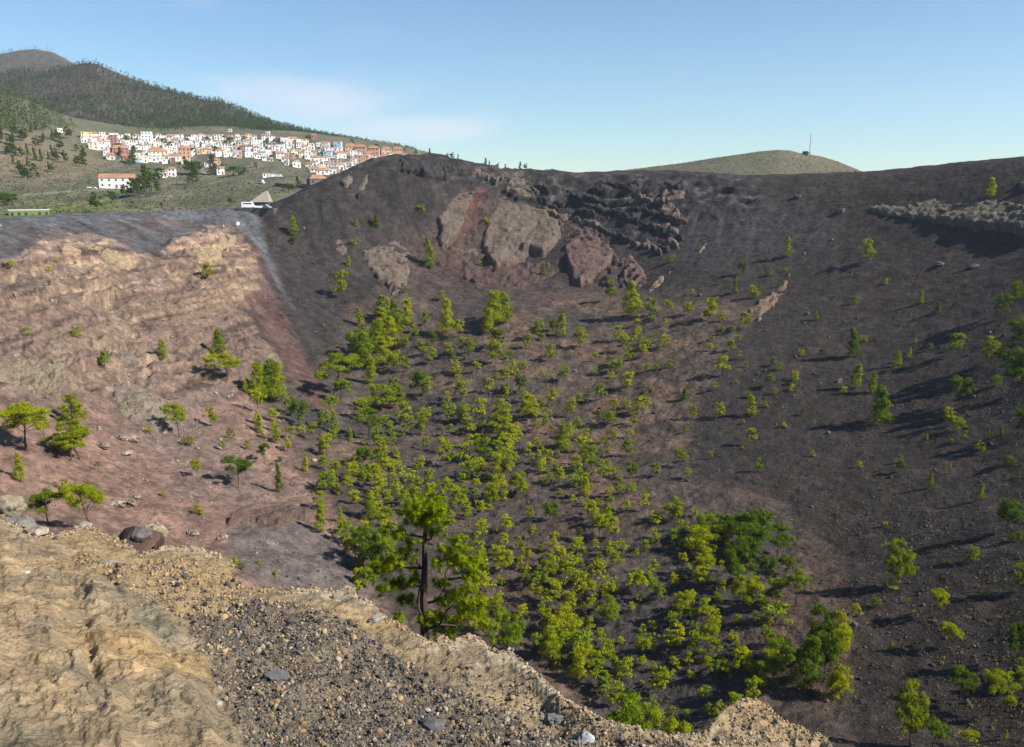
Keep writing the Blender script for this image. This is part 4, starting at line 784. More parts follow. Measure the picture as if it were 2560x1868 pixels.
# (px, py of the foot, height px, kind[, width, label])
T = [(739,590,48,'cone'),(735,609,20,'bush'),(890,566,20,'cone'),(940,569,33,'cone',1.2),(886,616,21,'bush'),(872,666,24,'cone',1.3),(1075,669,72,'cone',1.0,'tall slim pine beside the narrow lava rib on the far wall'),(1055,530,20,'bush'),(854,748,72,'open',0.9),(1215,558,18,'bush'),(1200,665,14,'bush'),(1357,690,32,'cone',1.3),(1680,657,23,'bush'),
 (1526,752,50,'open',0.9),(1580,792,88,'cone',1.25,'tallest layered pine at the foot of the reddish lava knob'),(1625,790,46,'open'),(1671,790,38,'umbrella'),(1720,790,36,'open'),(1770,806,60,'open',0.9),(1730,738,17,'bush'),(1230,818,92,'cone',1.3),(1266,808,76,'cone',1.2),(1219,832,60,'cone',1.2),(1250,800,70,'open'),(1113,836,90,'cone',1.15,'tall pine standing alone with bare foot amid the litter'),(1106,752,26,'open'),(1010,732,26,'open'),
 (1968,643,48,'cone',1.2),(2163,660,56,'open',0.9),(1854,690,34,'open'),(1928,690,20,'cone'),(1836,734,42,'cone',0.8),(1887,748,33,'open',1.2),(1859,822,40,'open',1.4),(2474,494,42,'cone',1.2,'bright pine growing on the pale rock shelf near the rim'),(2345,782,25,'cone',1.3),(2502,798,54,'open'),(1795,712,12,'bush'),
 (29,669,17,'bush',1.6),(142,656,9,'bush',1.4),(125,681,15,'bush'),(519,706,46,'open',0.9,'leaning bushy pine on the cream top of the tan wall'),(65,840,20,'bush'),(190,841,27,'bush'),(262,925,46,'open',0.8),(407,898,48,'cone',1.1),(552,887,62,'cone',1.1),(532,888,20,'bush'),(572,953,64,'umbrella',1.5,'wide flat pine clinging to the tan wall above the conical pines'),(644,998,90,'cone',1.4),(668,1000,96,'cone',1.3),(690,1003,98,'cone',1.3),(614,982,34,'cone'),
 (182,1068,72,'open',1.2,'dense bright pine above the forked pair on the reddish scree'),(66,1126,104,'umbrella',1.3,'leaning twin-trunk pine with bright crown on reddish scree'),(175,1152,90,'open',1.2,'round pine of a forked pair on reddish scree'),(200,1150,72,'umbrella',1.4,'broad low pine of a forked pair on reddish scree'),(450,1094,78,'umbrella',0.9,'thin bare-trunked pine with a flag-like top by the grey slab'),(528,1066,46,'open',0.9),(463,1112,20,'bush'),(477,1118,26,'open'),(312,1032,14,'bush',1.5),(372,1084,17,'bush',1.3),(577,1096,26,'bush'),(662,1160,54,'umbrella',0.8),(558,1118,18,'bush'),(620,1125,22,'open'),
 (123,1312,80,'umbrella',1.2,'flat-topped umbrella pine by the grey boulder behind the crest'),(229,1327,106,'umbrella',1.25,'tiered pine with spreading flat branches behind the tuff crest'),(50,1204,64,'cone',0.9),(163,1232,34,'open',0.8),(492,1196,46,'umbrella',0.8),(597,1222,78,'umbrella',1.1,'crooked pine with one long branch on the grey scree'),(496,1288,30,'bush'),(699,1232,76,'cone',0.6),(588,1418,26,'bush'),(604,1425,18,'bush'),(650,1412,16,'bush'),(690,1440,18,'bush'),(700,1155,14,'bush'),(245,1166,12,'bush'),(410,1240,16,'bush'),
 # clump under the far wall
 (952,800,62,'cone',1.4),(990,832,80,'cone',1.2),(1010,815,70,'cone',1.2),(1002,842,70,'open',0.9),(948,850,80,'cone',1.4),(975,795,50,'cone'),(902,816,46,'cone',1.3),(905,902,96,'open',1.1),(920,922,90,'cone',1.5),(960,912,70,'cone',1.4),(985,926,60,'open'),(925,958,64,'cone',1.2),(940,880,80,'cone',1.3),(970,870,80,'cone',1.3),(1065,815,36,'open'),(1147,842,48,'open',0.8),(1036,852,42,'open'),(1010,870,36,'open'),(1085,866,36,'open'),(1060,892,44,'open'),(1081,910,46,'open'),(1010,930,40,'open'),(1154,884,42,'open'),(1176,884,40,'open',1.2),(1241,870,46,'open',1.2),(1241,910,60,'open'),(1346,848,52,'open',1.1),(1381,830,36,'open'),(1399,842,58,'cone',1.2),(1452,866,48,'open'),(1314,876,42,'open'),(1379,905,46,'open'),
 (834,985,98,'umbrella',1.35,'broad layered pine with a big shadow at the foot of the red streak'),(849,1008,60,'umbrella'),(825,1040,50,'umbrella'),(954,1030,80,'open',1.3),(987,992,50,'open'),(1000,1020,60,'open'),(1045,1002,74,'open',1.1),(1070,990,50,'open'),(921,1100,74,'umbrella',1.2),(1049,1090,60,'open'),(950,1150,50,'open'),(744,1064,66,'open'),(725,1040,50,'open'),(908,1170,60,'open'),(800,1330,70,'cone'),(930,1300,70,'cone',1.2),
 (1150,1000,50,'open'),(1220,985,40,'open'),(1300,985,50,'open'),(1380,1010,44,'open'),(1500,1000,40,'open',1.2),(1330,1055,70,'open',1.1),(1425,1040,46,'open'),(1260,1075,80,'open'),(1520,1065,40,'open',1.6),(1405,1120,60,'cone',1.5),(1260,1105,60,'open',1.4),(1215,1150,70,'open',1.2),(1260,1200,80,'open'),(1480,1170,60,'open',1.3),(1300,1235,60,'open',1.2),(1230,1270,60,'open'),(1565,1140,44,'open'),(1510,1110,24,'bush'),(1580,1195,44,'open'),(1460,1240,50,'cone',1.5),(1550,1240,46,'open'),(1375,1300,50,'open',1.2),(1520,1310,56,'cone',1.4),(1325,1310,46,'umbrella',0.8),
 (1700,1170,44,'umbrella'),(1640,1190,36,'open'),(1718,1195,26,'open'),(1880,1040,50,'cone',1.3),(1800,1045,40,'open'),(1732,1046,34,'open',0.9),(1710,1000,30,'cone',1.3),(1880,1112,40,'open'),(1895,1180,34,'open',1.1),(1805,940,48,'open',1.1),(1840,960,14,'bush'),(1925,970,36,'open'),(1985,950,26,'bush'),(1933,915,24,'open'),(1950,926,20,'bush'),(2055,900,26,'open'),(2135,895,70,'cone',1.0,'dark slim pine with a long shadow on the steep ash slope'),(2135,970,58,'cone',1.2),(2180,985,50,'cone',1.2),(2200,1060,88,'cone',1.3,'tall dark pine with the longest shadow on the ash slope'),(2110,985,20,'bush'),(1983,960,16,'bush'),(2030,1142,20,'bush'),(2325,875,16,'bush'),(2247,912,34,'cone'),(2240,925,24,'bush'),(2390,890,52,'open'),(2400,1010,60,'open',1.1),(2375,1068,44,'open'),(2398,1075,30,'bush'),(2480,910,60,'open'),(2500,930,50,'umbrella'),(2535,990,100,'open',0.9),(2550,900,90,'open',1.0,'large dark pine cut by the photo edge'[:0] or 'large deep green pine in the thicket on the ash slope'),(2410,1105,26,'open'),(2448,1135,30,'open'),(2325,1220,34,'cone'),(1960,1070,18,'bush'),(2520,1160,20,'bush'),
 (2520,1330,80,'open',1.0,'dense dark pine alone high on the near ash slope'),(2245,1470,110,'open',0.85,'pine with bare lower trunk and side branches on the near ash slope'),(2230,1475,30,'bush'),(2350,1540,62,'umbrella',0.9,'wind-leaning flat pine on the near ash slope'),(2430,1400,36,'bush'),(2190,1520,26,'bush'),(2140,1540,30,'bush'),(2370,1410,14,'bush'),(2380,1630,60,'umbrella',0.9),(2400,1750,70,'umbrella',1.0),(2475,1790,90,'umbrella',0.9),(2540,1660,90,'open',0.7),(2545,1720,60,'open'),(2275,1870,150,'open',0.6,'half-bare grey pine with sparse tufts at the bottom of the slope'),(2420,1868,40,'umbrella'),(2330,1880,70,'umbrella'),
 (1860,1330,44,'open'),(1900,1340,70,'open',1.1),(1940,1400,80,'umbrella',1.2,'spreading dark pine with visible limbs beside the pine thicket'),(1870,1400,100,'open',1.2),(1850,1360,80,'open',1.2),(1890,1370,90,'open'),(1830,1340,60,'open'),(1800,1330,50,'open'),(1910,1460,70,'open'),(1965,1440,52,'open'),(1850,1470,100,'open'),(1880,1530,80,'open'),(1990,1515,90,'umbrella',0.8,'slim pine with sparse shelves of needles at the edge of the thicket'),(1930,1510,60,'open'),
 (2050,1640,128,'open',0.8,'big bright green pine highest of the dense clump'),(2092,1650,110,'open',0.75),(2062,1700,130,'open',0.75,'big bright green pine in the middle of the dense clump'),(2100,1740,80,'open',0.9),(2010,1720,130,'cone',1.3,'dark spindle-shaped pine in front of the dense clump'),(2080,1745,46,'bush',1.0),(1950,1680,90,'open'),(1930,1700,80,'open'),(2025,1650,80,'open',0.8),(2112,1620,60,'open',0.9),(930,1430,130,'open',1.0,'round bright pine casting a big shadow on the ash slide'),(968,1450,110,'open',1.0),(1225,1590,120,'open',1.1,'bright bushy pine seen just beyond the large near pine'),(1262,1640,120,'open',1.0),(1180,1560,110,'open',0.9),(1380,1640,80,'cone',1.5),(1440,1700,70,'cone',1.5)]
T += [(2540,770,56,'open',0.9),(2556,1090,60,'open',1.0),(2450,1250,36,'cone',1.2),(2552,1480,60,'open',0.9),(2300,760,30,'cone',1.2),(2040,800,24,'cone',1.2),(2250,1180,30,'open',1.0)]
T += [(q[0], q[1], random.uniform(10, 26), random.choice(('cone', 'open', 'bush')), 1.1) for q in list(scatter_px([(1900,640),(2300,720),(2560,760),(2560,1250),(2150,1250),(1900,1000)], 26)) + list(scatter_px([(2160,1300),(2560,1300),(2560,1860),(2220,1860)], 12))]
REG = [([(620,1000),(740,1060),(860,1060),(960,1120),(990,1280),(960,1460),(890,1490),(830,1330),(740,1160),(650,1090)], 35, (34, 62), ('open','open','open','cone','umbrella')),
 ([(860,1040),(1000,1050),(1120,1010),(1200,1050),(1290,1060),(1290,1260),(1180,1300),(960,1300),(890,1200)], 36, (30, 66), ('open','open','open','open','bush')),
 ([(1080,900),(1300,860),(1520,830),(1700,850),(1620,1000),(1560,1150),(1660,1280),(1440,1300),(1330,1180),(1300,1000),(1180,1000)], 40, (18, 46), ('open','open','umbrella','bush')),
 ([(1180,1340),(1450,1300),(1780,1290),(1900,1420),(1960,1560),(1960,1740),(1750,1830),(1600,1820),(1440,1740),(1300,1620),(1200,1500)], 42, (26, 70), ('open','open','open','open','bush')),
 ([(1560,790),(1800,780),(1850,900),(1660,900)], 50, (18, 34), ('open','bush','open'))]
pts = [(t[0], t[1]) for t in T]
fill = []
for poly, sp, (h0, h1), kinds in REG:
    got = 0
    for q in scatter_px(poly, 1400):
        sf = 0.78 + 0.95 * float(np.clip(0.35 + 1.2 * fbm(np.array([q[0] / 75]), np.array([q[1] / 60]), 0, 3, 321)[0], 0, 1))
        if all((q[0] - p[0]) ** 2 + ((q[1] - p[1]) * 1.5) ** 2 > (sp * sf * random.uniform(0.8, 1.25)) ** 2 for p in pts):
            pts.append((q[0], q[1])); fill.append((q[0], q[1], h0 + (h1 - h0) * random.random() ** 1.5, random.choice(kinds), random.uniform(0.85, 1.3)))
ZONES = [([(-500,0),(640,0),(650,880),(700,960),(560,1100),(-500,1100)], 'on the tan and reddish cliff wall', 'pines on the tan wall'),
 ([(-500,900),(600,960),(830,1300),(1000,1900),(-500,1900)], 'on the reddish scree below the tan wall', 'pines on the reddish scree'),
 ([(600,0),(2100,0),(1950,640),(1800,720),(1450,735),(1300,720),(880,770),(700,860)], 'on the dark ash of the far wall', 'pines on the far wall')]
def zone(px, py):
    for pl, lab, grp in ZONES:
        if poly_sd(np.array([float(px)]), np.array([float(py)]), pl)[0] > 0: return lab, grp
    for pl, lab, grp in ((REG[0][0], 'in the grove edge against the reddish scree', 'pines of the grove edge by the scree'), (REG[1][0], 'among grey boulders in the middle of the grove', 'pines among the grove boulders'), (REG[3][0], 'in the shady thicket below the tuff ridge', 'pines of the shady thicket'), (REG[2][0], 'on thin brown litter in the open part of the grove', 'pines of the open grove')):
        if poly_sd(np.array([float(px)]), np.array([float(py)]), pl)[0] > -12: return lab, grp
    if py < 935 and px < 1200 and px > 860: return 'in the clump at the foot of the far wall', 'pines of the clump under the far wall'
    if poly_sd(np.array([float(px)]), np.array([float(py)]), Z_FLOOR)[0] > 0: return 'in the grove on the crater floor', 'pines in the crater grove'
    return 'on the grey ash slope facing the grove', 'pines on the grey ash slope'
NBIG = len(T) + len(fill)
for pl_, cnt_ in ((REG[0][0], 26), (REG[1][0], 34), (REG[2][0], 60), (REG[3][0], 60), ([(1560,760),(1850,780),(1950,1000),(1800,1250),(1620,1150)], 26)):
    for q in scatter_px(pl_, cnt_): fill.append((q[0], q[1], random.uniform(9, 24), random.choice(('bush', 'open', 'open')), random.uniform(0.9, 1.4)))
ALLT = T + fill
hits = on_crater([t[0] for t in ALLT], [t[1] for t in ALLT])
npine = 0
order = sorted(range(len(T), NBIG), key=lambda i: -ALLT[i][2]); FAR = set(order[max(0, 300 - len(T)):]); JV, JF, JC, JN, JM = [], [], [], [], []; joff = 0
for it_, (t, P) in enumerate(zip(ALLT, hits)):
    if np.isnan(P[0]): continue
    npine += 1
    h = t[2] * np.linalg.norm(P) / F / 0.96; kd = t[3]; w = (t[4] if len(t) > 4 else 1.0) * (1.0 if kd in ('open', 'umbrella') else 1.1)
    zl, zg = zone(t[0], t[1])
    own = t[5] if len(t) > 5 else None
    size = 'tall' if t[2] > 62 else ('small' if t[2] < 34 else 'mid-sized')
    lab = own or (f'{size} {ADJ[kd]} pine {zl}'); P = P - np.array([0, 0, 0.1 * h * 0.3])
    if it_ in FAR or it_ >= NBIG:
        trm, crm = random.choice(PINES[kd, 0]); a_ = random.uniform(0, 6.28); ca, sa = math.cos(a_), math.sin(a_)
        for me_, mi in ((trm, 1), (crm, 0)):
            nv_ = len(me_.vertices); v_ = np.empty(nv_ * 3); me_.vertices.foreach_get('co', v_); v_ = v_.reshape(-1, 3)
            f_ = np.array([tuple(p.vertices) for p in me_.polygons if len(p.vertices) == 4])
            v_ = v_ @ np.array([[ca, sa, 0], [-sa, ca, 0], [0, 0, 1]]) * np.array([h * w, h * w, h]) + P
            JV.append(v_); JF.append(f_ + joff); JM.append(np.full(len(f_), mi)); u_ = random.random(); JC.append(np.tile(np.array([0.35, 0.365, 0.008]) * (1 - u_) + np.array([0.17, 0.240, 0.011]) * u_, (nv_, 1))); joff += nv_
        continue
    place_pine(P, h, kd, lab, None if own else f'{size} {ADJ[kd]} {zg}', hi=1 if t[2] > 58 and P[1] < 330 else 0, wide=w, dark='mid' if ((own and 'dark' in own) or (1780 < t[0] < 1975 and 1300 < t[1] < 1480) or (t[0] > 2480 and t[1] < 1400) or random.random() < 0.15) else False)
jm = mesh_np('young_pines', np.concatenate(JV), np.concatenate(JF), M_LEAFA, False, np.concatenate(JC)); jm.materials.append(M_BARK); jm.polygons.foreach_set('material_index', np.concatenate(JM).astype(np.int32))
tag(link('young_pines', jm), 'smallest pines scattered between the others across the grove', 'trees', kind='stuff')
print('PINES', npine, len(FAR))

# ---- pines rooted on the near wall, their feet hidden by the crest
def near_pine(px, pytop, Y, kd, wide, label):
    kx, kz = ray(px, pytop); x = float(kx) * Y; zt = float(kz) * Y; zb = float(GR(x, Y)) - 0.3
    place_pine((x, Y, zb), zt - zb, kd, label, None, hi=1, wide=wide)
near_pine(1590, 1735, 62, 'open', 1.0, 'dark green pine top just behind the low saddle of the tuff ridge')
near_pine(1660, 1775, 55, 'open', 0.9, 'lower dark pine top beside the saddle pine behind the tuff ridge')
def great_pine():
    Y0 = 28.0
    def W3(px, py, dy=0.0): return tuple(float(v) for v in pix(px, py, Y0 + dy))
    t = bpy.data.objects.new('pine_tree', None); COL.objects.link(t)
    xb = W3(1060, 1600)[0]; zb = float(GR(xb, Y0)) - 0.2; t.location = (xb, Y0, zb); L0 = Vector(t.location)
    def loc(p): return tuple(Vector(p) - L0)
    s = Y0 / F
    mb = MB(); main = [(xb, Y0, zb)] + [W3(*p) for p in ((1062,1640),(1061,1560),(1059,1480),(1062,1410),(1061,1350),(1066,1310),(1064,1270))]
    mb.tube([loc(p) for p in main], [0.21, 0.17, 0.15, 0.125, 0.105, 0.085, 0.06, 0.03], 8)
    link('trunk', mb.mesh('trunk', M_BARK), t)
    br = [[(1061,1560,0),(1046,1520,-.3),(1047,1480,-.2),(1057,1440,0)], [(1061,1352,0),(1078,1348,.2),(1081,1325,.3),(1078,1300,.3)], [(1059,1425,0),(1046,1412,-.4),(1040,1395,-.6),(1028,1392,-.7)], [(1061,1510,0),(1092,1502,.4),(1112,1470,.5),(1114,1432,.5),(1128,1405,.5)], [(1062,1575,0),(1100,1562,-.5),(1118,1525,-.8),(1136,1510,-1.)], [(1063,1355,0),(1085,1362,.3),(1100,1365,.4)], [(1060,1470,0),(1030,1462,.5),(1000,1458,.7)], [(1060,1420,0),(1020,1420,.3),(985,1412,.4)], [(1062,1540,0),(1075,1545,-.4),(1090,1545,-.6)], [(1114,1450,.5),(1150,1445,.6),(1178,1440,.6)], [(1100,1562,-.5),(1140,1565,-.6),(1180,1548,-.6)], [(1061,1345,0),(1040,1340,.2),(1005,1335,.3)], [(1066,1310,0),(1045,1295,.2),(1035,1285,.2)], [(1066,1310,0),(1090,1300,-.2),(1100,1292,-.2)]]
    tips, BR = [], []
    for b in br:
        m2 = MB(); n = len(b); tips.append((b[-1][0], b[-1][1])); m2.tube([loc(W3(*q)) for q in b], [0.065 * (1 - 0.75 * i / (n - 1)) for i in range(n)], 6); BR.append(link('branch', m2.mesh('branch', M_BARK), t))
    cl = [(1062,1252,34,22),(1040,1268,26,20),(1085,1268,28,20),(1030,1290,26,16),(1060,1285,30,20),(1098,1290,26,18),(1072,1302,26,14),(1110,1302,16,12),(1048,1308,18,10),(1142,1350,19,13),(1030,1350,14,12),(998,1334,20,9),(1112,1370,14,9),(1150,1395,32,20),(1122,1402,26,18),(1168,1412,20,14),(1178,1440,18,10),(1002,1412,34,13),(975,1414,18,9),(1036,1452,22,18),(1008,1458,30,14),(988,1456,16,10),(1138,1490,20,18),(1112,1502,16,12),(1068,1540,22,15),(1092,1545,24,15),(1182,1546,26,11),(1142,1562,20,15),(1165,1500,16,12),(996,1545,12,9),(1200,1500,20,12),(1085,1330,12,9),(960,1470,18,10),(1030,1500,18,10),(1100,1460,14,9),(1210,1555,22,12),(1115,1590,20,12),(1155,1530,16,10),(1010,1500,14,9),(1190,1400,14,9),(1020,1375,14,8),(1090,1405,12,8),(1160,1370,12,8),(950,1425,14,8)]
    for (px, py, rx, ry) in cl:
        c = np.array(loc(W3(px, py, random.uniform(-0.5, 0.5)))); nt_ = int(5 + rx * 0.55); k = 75
        off_ = rng.normal(size=(nt_, 3)) * np.array([rx * s * 0.75, rx * s * 0.7, ry * s * 0.62]); tc_ = c + off_
        nd = rng.normal(size=(nt_, k, 3)) + np.array([0, 0, 0.35]); nd /= np.linalg.norm(nd, axis=2)[..., None]
        base = tc_[:, None] + nd * 0.02; tip = tc_[:, None] + nd * rng.uniform(0.13, 0.25, (nt_, k, 1)); tip[..., 2] -= 0.03
        sd = np.cross(nd, rng.normal(size=nd.shape)); sd /= np.linalg.norm(sd, axis=2)[..., None]; sd *= 0.0085
        V = np.stack([base - sd, base + sd, tip], 2).reshape(-1, 3)
        nn = nd + 0.9 * (off_ / (np.linalg.norm(off_, axis=1)[:, None] + 1e-6))[:, None] + np.array([0, 0, 0.4]); nn /= np.linalg.norm(nn, axis=2)[..., None]; N = np.repeat(nn.reshape(-1, 3), 3, 0)
        link('needle_clump', mesh_np('needle_clump', V, np.arange(len(V)).reshape(-1, 3), M_LEAF_N, normals=N), BR[int(np.argmin([(px - a) ** 2 + (py - b_) ** 2 for a, b_ in tips]))])
    tag(t, 'large dark pine with bare forked trunk rising from behind the tuff ridge', 'tree')
M_LEAF_N = mat_leaf('near_needles', (0.27, 0.38, 0.012), (0.36, 0.42, 0.014), 0.6)
great_pine()

# ---- loose rock, boulders and low scrub on the crater ground
def scatter_crater():
    vis = [(-20,560),(560,535),(700,505),(900,415),(1100,395),(1420,436),(2000,440),(2560,395),(2580,1880),(1100,1880),(600,1480),(-20,1330)]
    q = scatter_px(vis, 15000); H = on_crater(q[:, 0], q[:, 1]); ok = ~np.isnan(H[:, 0]); q, H = q[ok], H[ok]; n = len(q)
    dens = 0.35 + 0.65 * poly_mask(q[:, 0], q[:, 1], [(1000,860),(1500,860),(1600,1100),(1300,1330),(900,1320),(860,1000)], 60)
    dens = np.maximum(dens, 0.9 * sstep(1750, 2250, q[:, 0]) * sstep(650, 1000, q[:, 1]))
    dens = np.maximum(dens, 0.8 * poly_mask(q[:, 0], q[:, 1], Z_TALUS, 40)) * np.clip(0.5 + 1.6 * fbm(H[:, 0] / 14, H[:, 1] / 14, 0, 3, 261), 0.05, 1)
    dens *= 1 - 0.85 * poly_mask(q[:, 0], q[:, 1], Z_PATH, 9)
    k = rng.random(n) < dens; q, H = q[k], H[k]; n = len(q)
    rad = np.clip(rng.lognormal(-1.45, 0.5, n), 0.10, 1.3) * np.clip(H[:, 1] / 230, 0.35, 1)
    lf = sstep(900, 500, q[:, 0]); cg = stone_cols(n, [(0.10,0.095,0.095),(0.14,0.13,0.125),(0.055,0.05,0.052)], (4, 3, 3)); cr = stone_cols(n, [(0.27,0.21,0.17),(0.22,0.155,0.13),(0.33,0.27,0.2)], (3, 3, 2))
    col = np.where((rng.random(n) < lf)[:, None], cr, cg); P = H + np.array([0, 0, 0.15]) * rad[:, None]
    big = np.argsort(-rad / P[:, 1])[:300]; sm = np.setdiff1d(np.arange(n), big)
    V, Fc, C = stones_np(P[sm], rad[sm], col[sm]); tag(link('rubble', mesh_np('rubble', V, Fc, M_ROCK, False, C), crater_ground), kind='stuff')
    pg = [mesh_np('rock', *(lambda a: (a[0], a[1]))(stones_np(np.zeros((1, 3)), np.ones(1), np.zeros((1, 3)), ICO2, 0.16)), M_ROCK, False, np.tile(c, (42, 1)) if False else None) for c in ()]
    protos = []
    for i, c in enumerate(((0.10,0.095,0.095),(0.14,0.13,0.125),(0.06,0.055,0.057),(0.27,0.21,0.17),(0.22,0.155,0.13),(0.33,0.27,0.2))):
        for j in range(3):
            V0, F0, C0 = stones_np(np.zeros((1, 3)), np.ones(1), np.array([c]), ICO2, 0.15); protos.append(mesh_np('rock', V0, F0, M_ROCK, False, C0))
    for i in big:
        b = (9 if random.random() < lf[i] else 0) + random.randrange(9)
        link('rock', protos[b], crater_ground, P[i], rng.uniform(0, 6.28, 3), rad[i])
    # scrub tufts
    q = scatter_px(vis, 12000); H = on_crater(q[:, 0], q[:, 1]); ok = ~np.isnan(H[:, 0]); q, H = q[ok], H[ok]; n = len(q)
    dens = 0.12 + 0.55 * sstep(1500, 2000, q[:, 0]) + 0.25 * poly_mask(q[:, 0], q[:, 1], [(700,520),(900,440),(1000,460),(950,700),(800,860),(700,700)], 40) + 0.3 * sstep(1200, 1600, q[:, 1])
    dens *= np.clip(0.5 + 1.5 * fbm(H[:, 0] / 20, H[:, 1] / 20, 0, 3, 271), 0.1, 1) * (1 - 0.8 * poly_mask(q[:, 0], q[:, 1], Z_OCHRE, 20)) * (1 - 0.85 * poly_mask(q[:, 0], q[:, 1], Z_PATH, 9))
    k = rng.random(n) < dens; H = H[k]
    dq = scatter_px(REG[3][0], 130); dH = on_crater(dq[:, 0], dq[:, 1]); dH = dH[~np.isnan(dH[:, 0])]; nd_ = len(dH); H = np.concatenate([H, dH])
    n = len(H); r = np.clip(rng.lognormal(-1.05, 0.4, n), 0.15, 1.0); r[-nd_:] *= 2.2
    V, Fq, N = leaves(H + np.array([0, 0, 0.3]) * r[:, None], r, 9, 0.16)
    c = stone_cols(n, [(0.16,0.15,0.06),(0.20,0.19,0.03),(0.10,0.10,0.055),(0.14,0.125,0.08)], (3, 1.2, 3, 3)); c[-nd_:] = np.array([0.13, 0.115, 0.10]) * rng.uniform(0.6, 1.3, (nd_, 1))
    tag(link('scrub', mesh_np('scrub', V, Fq, M_LEAFA, col=np.repeat(c, 36, 0), normals=N)), 'low dry tufts scattered over the ash slopes', 'scrub', kind='stuff')
scatter_crater()
for px, py, r, lab in ((330,1100,20,'pale grey boulder cluster stone below the grey slab'),(300,1095,14,'smaller grey boulder beside the pale one below the slab'),(315,1135,15,'grey lichen boulder on reddish scree below the slab'),(255,1115,17,'pinkish pale boulder near the forked pines'),(335,1243,14,'sharp pale boulder alone on lower reddish scree'),(295,1262,20,'large broken boulder on the lower reddish scree'),(330,1260,15,'tan boulder touching the large broken one'),(480,1335,16,'flat grey boulder on the scree above the tuff crest'),(545,1120,10,'round pale boulder by the thin pines'),(558,1345,14,'upright pale boulder near the scarp'),(2350,664,12,'black boulder on brown scree below the rock shelf'),(2435,668,12,'grey topped boulder on brown scree below the rock shelf'),(2100,532,12,'dark boulder left over near the pale shelf tip'),(1995,495,9,'flat black boulder high on the ash')):
    P = on_crater([px], [py])[0]
    boulder(0, 0, P[1], r, (0.26,0.21,0.175) if px < 900 else (0.09,0.085,0.085), lab, 0.7, r + px % 7, P=P)

# ================================================================== VILLAGE
WALLC = {'white': (0.80,0.78,0.76), 'cream': (0.74,0.66,0.50), 'yellow': (0.66,0.54,0.30), 'orange': (0.47,0.30,0.21), 'red': (0.32,0.14,0.12), 'pink': (0.56,0.37,0.33), 'blue': (0.40,0.55,0.68), 'grey': (0.40,0.39,0.38), 'stone': (0.14,0.12,0.11), 'green': (0.13,0.21,0.07)}
MW = {k: mat_plain('plaster_' + k, v, 0.9, 0.06, 0.8, 0.2) for k, v in WALLC.items()}
M_TILE = mat_plain('roof_tiles', (0.34, 0.17, 0.11), 0.9, 0.2, 2.0, 0.2); M_SLAB = mat_plain('roof_slab', (0.55, 0.50, 0.46), 0.9, 0.12, 0.8, 0.2)
M_GLASS = mat_plain('window_glass', (0.035, 0.04, 0.05), 0.15, 0.1, 1.0, 0.5); M_SHUT = mat_plain('shutter', (0.16, 0.06, 0.05), 0.7, 0.1); M_STONEWALL = mat_plain('stone_wall', (0.10, 0.09, 0.085), 0.95, 0.4, 1.2)
M_ASPH = mat_plain('asphalt', (0.06, 0.06, 0.062), 0.9, 0.15, 0.6); M_CONC = mat_plain('concrete', (0.30, 0.28, 0.25), 0.9, 0.15, 0.5); M_STEEL = mat_plain('painted_steel', (0.42, 0.42, 0.45), 0.5, 0.1); M_WHITE = mat_plain('white_paint', (0.8, 0.8, 0.8), 0.35, 0.04, 1.0, 0.5); M_TYRE = mat_plain('tyre', (0.02, 0.02, 0.02), 0.8, 0.1)
_mc = {}
def unit(kind, mat):
    key = (kind, mat.name)
    if key not in _mc:
        m = MB()
        if kind == 'box': m.box(-0.5, 0.5, -0.5, 0.5, 0, 1)
        elif kind == 'gable': m.prism([(-0.5, 0), (0.5, 0), (0.0, 1)], -0.5, 0.5, 'x')
        elif kind == 'hip':
            m.v = [(-.5,-.5,0),(.5,-.5,0),(.5,.5,0),(-.5,.5,0),(-.22,0,1),(.22,0,1)]; m.f = [(3,2,1,0),(0,1,5,4),(2,3,4,5),(1,2,5),(3,0,4)]
        _mc[key] = m.mesh(kind, mat)
    return _mc[key]
def house(P, w, d, h, rz, wall, roof, label, group=None, storeys=None, nwin=None, name='house', cat='house', shut=None, sink=2.5):
    t = bpy.data.objects.new(name, None); COL.objects.link(t); t.location = P; t.rotation_euler = (0, 0, rz)
    link('wall', unit('box', MW[wall]), t, (0, 0, -sink), None, (w, d, h + sink))
    if roof == 'flat':
        link('roof', unit('box', M_SLAB), t, (0, 0, h + 0.004), None, (w + 0.3, d + 0.3, 0.35))
    else:
        link('roof', unit(roof, M_TILE), t, (0, 0, h + 0.004), None, (w + 0.8, d + 0.8, min(w, d) * 0.30))
    ns = storeys or max(1, int(round(h / 3.0))); nw = nwin or max(2, int(w / 3.0)); sh = h / ns
    for i in range(ns):
        for j in range(nw):
            if random.random() < 0.12 and not nwin: continue
            x = (-0.5 + (j + 0.5) / nw) * w
            ground = i == 0 and j == nw // 2
            ww, hh, zz = (1.2, 2.1, 0.02) if ground else (1.1, 1.4, i * sh + sh * 0.36)
            link('door' if ground else 'window', unit('box', shut or (M_SHUT if ground else M_GLASS)), t, (x, -d / 2 - 0.02, zz), None, (ww, 0.12, hh))
        link('window', unit('box', M_GLASS), t, (w / 2 + 0.02, 0, i * sh + sh * 0.36), None, (0.12, 1.1, 1.4))
    return tag(t, label, cat, group)
def face(P): return math.atan2(P[0], -P[1]) * -1 if False else -math.atan2(P[0], P[1])
def house_px(px, py, wpx, hpx, wall, roof, label, group=None, rz=None, dpt=None, **kw):
    P = on_hill([px], [py])[0]
    if np.isnan(P[0]): return None
    s = np.linalg.norm(P) / F; w = wpx * s; h = hpx * s
    return house(P, w, dpt or w * random.uniform(0.6, 0.9), h, face(P) + (random.uniform(-0.25, 0.25) if rz is None else rz), wall, roof, label, group, **kw)
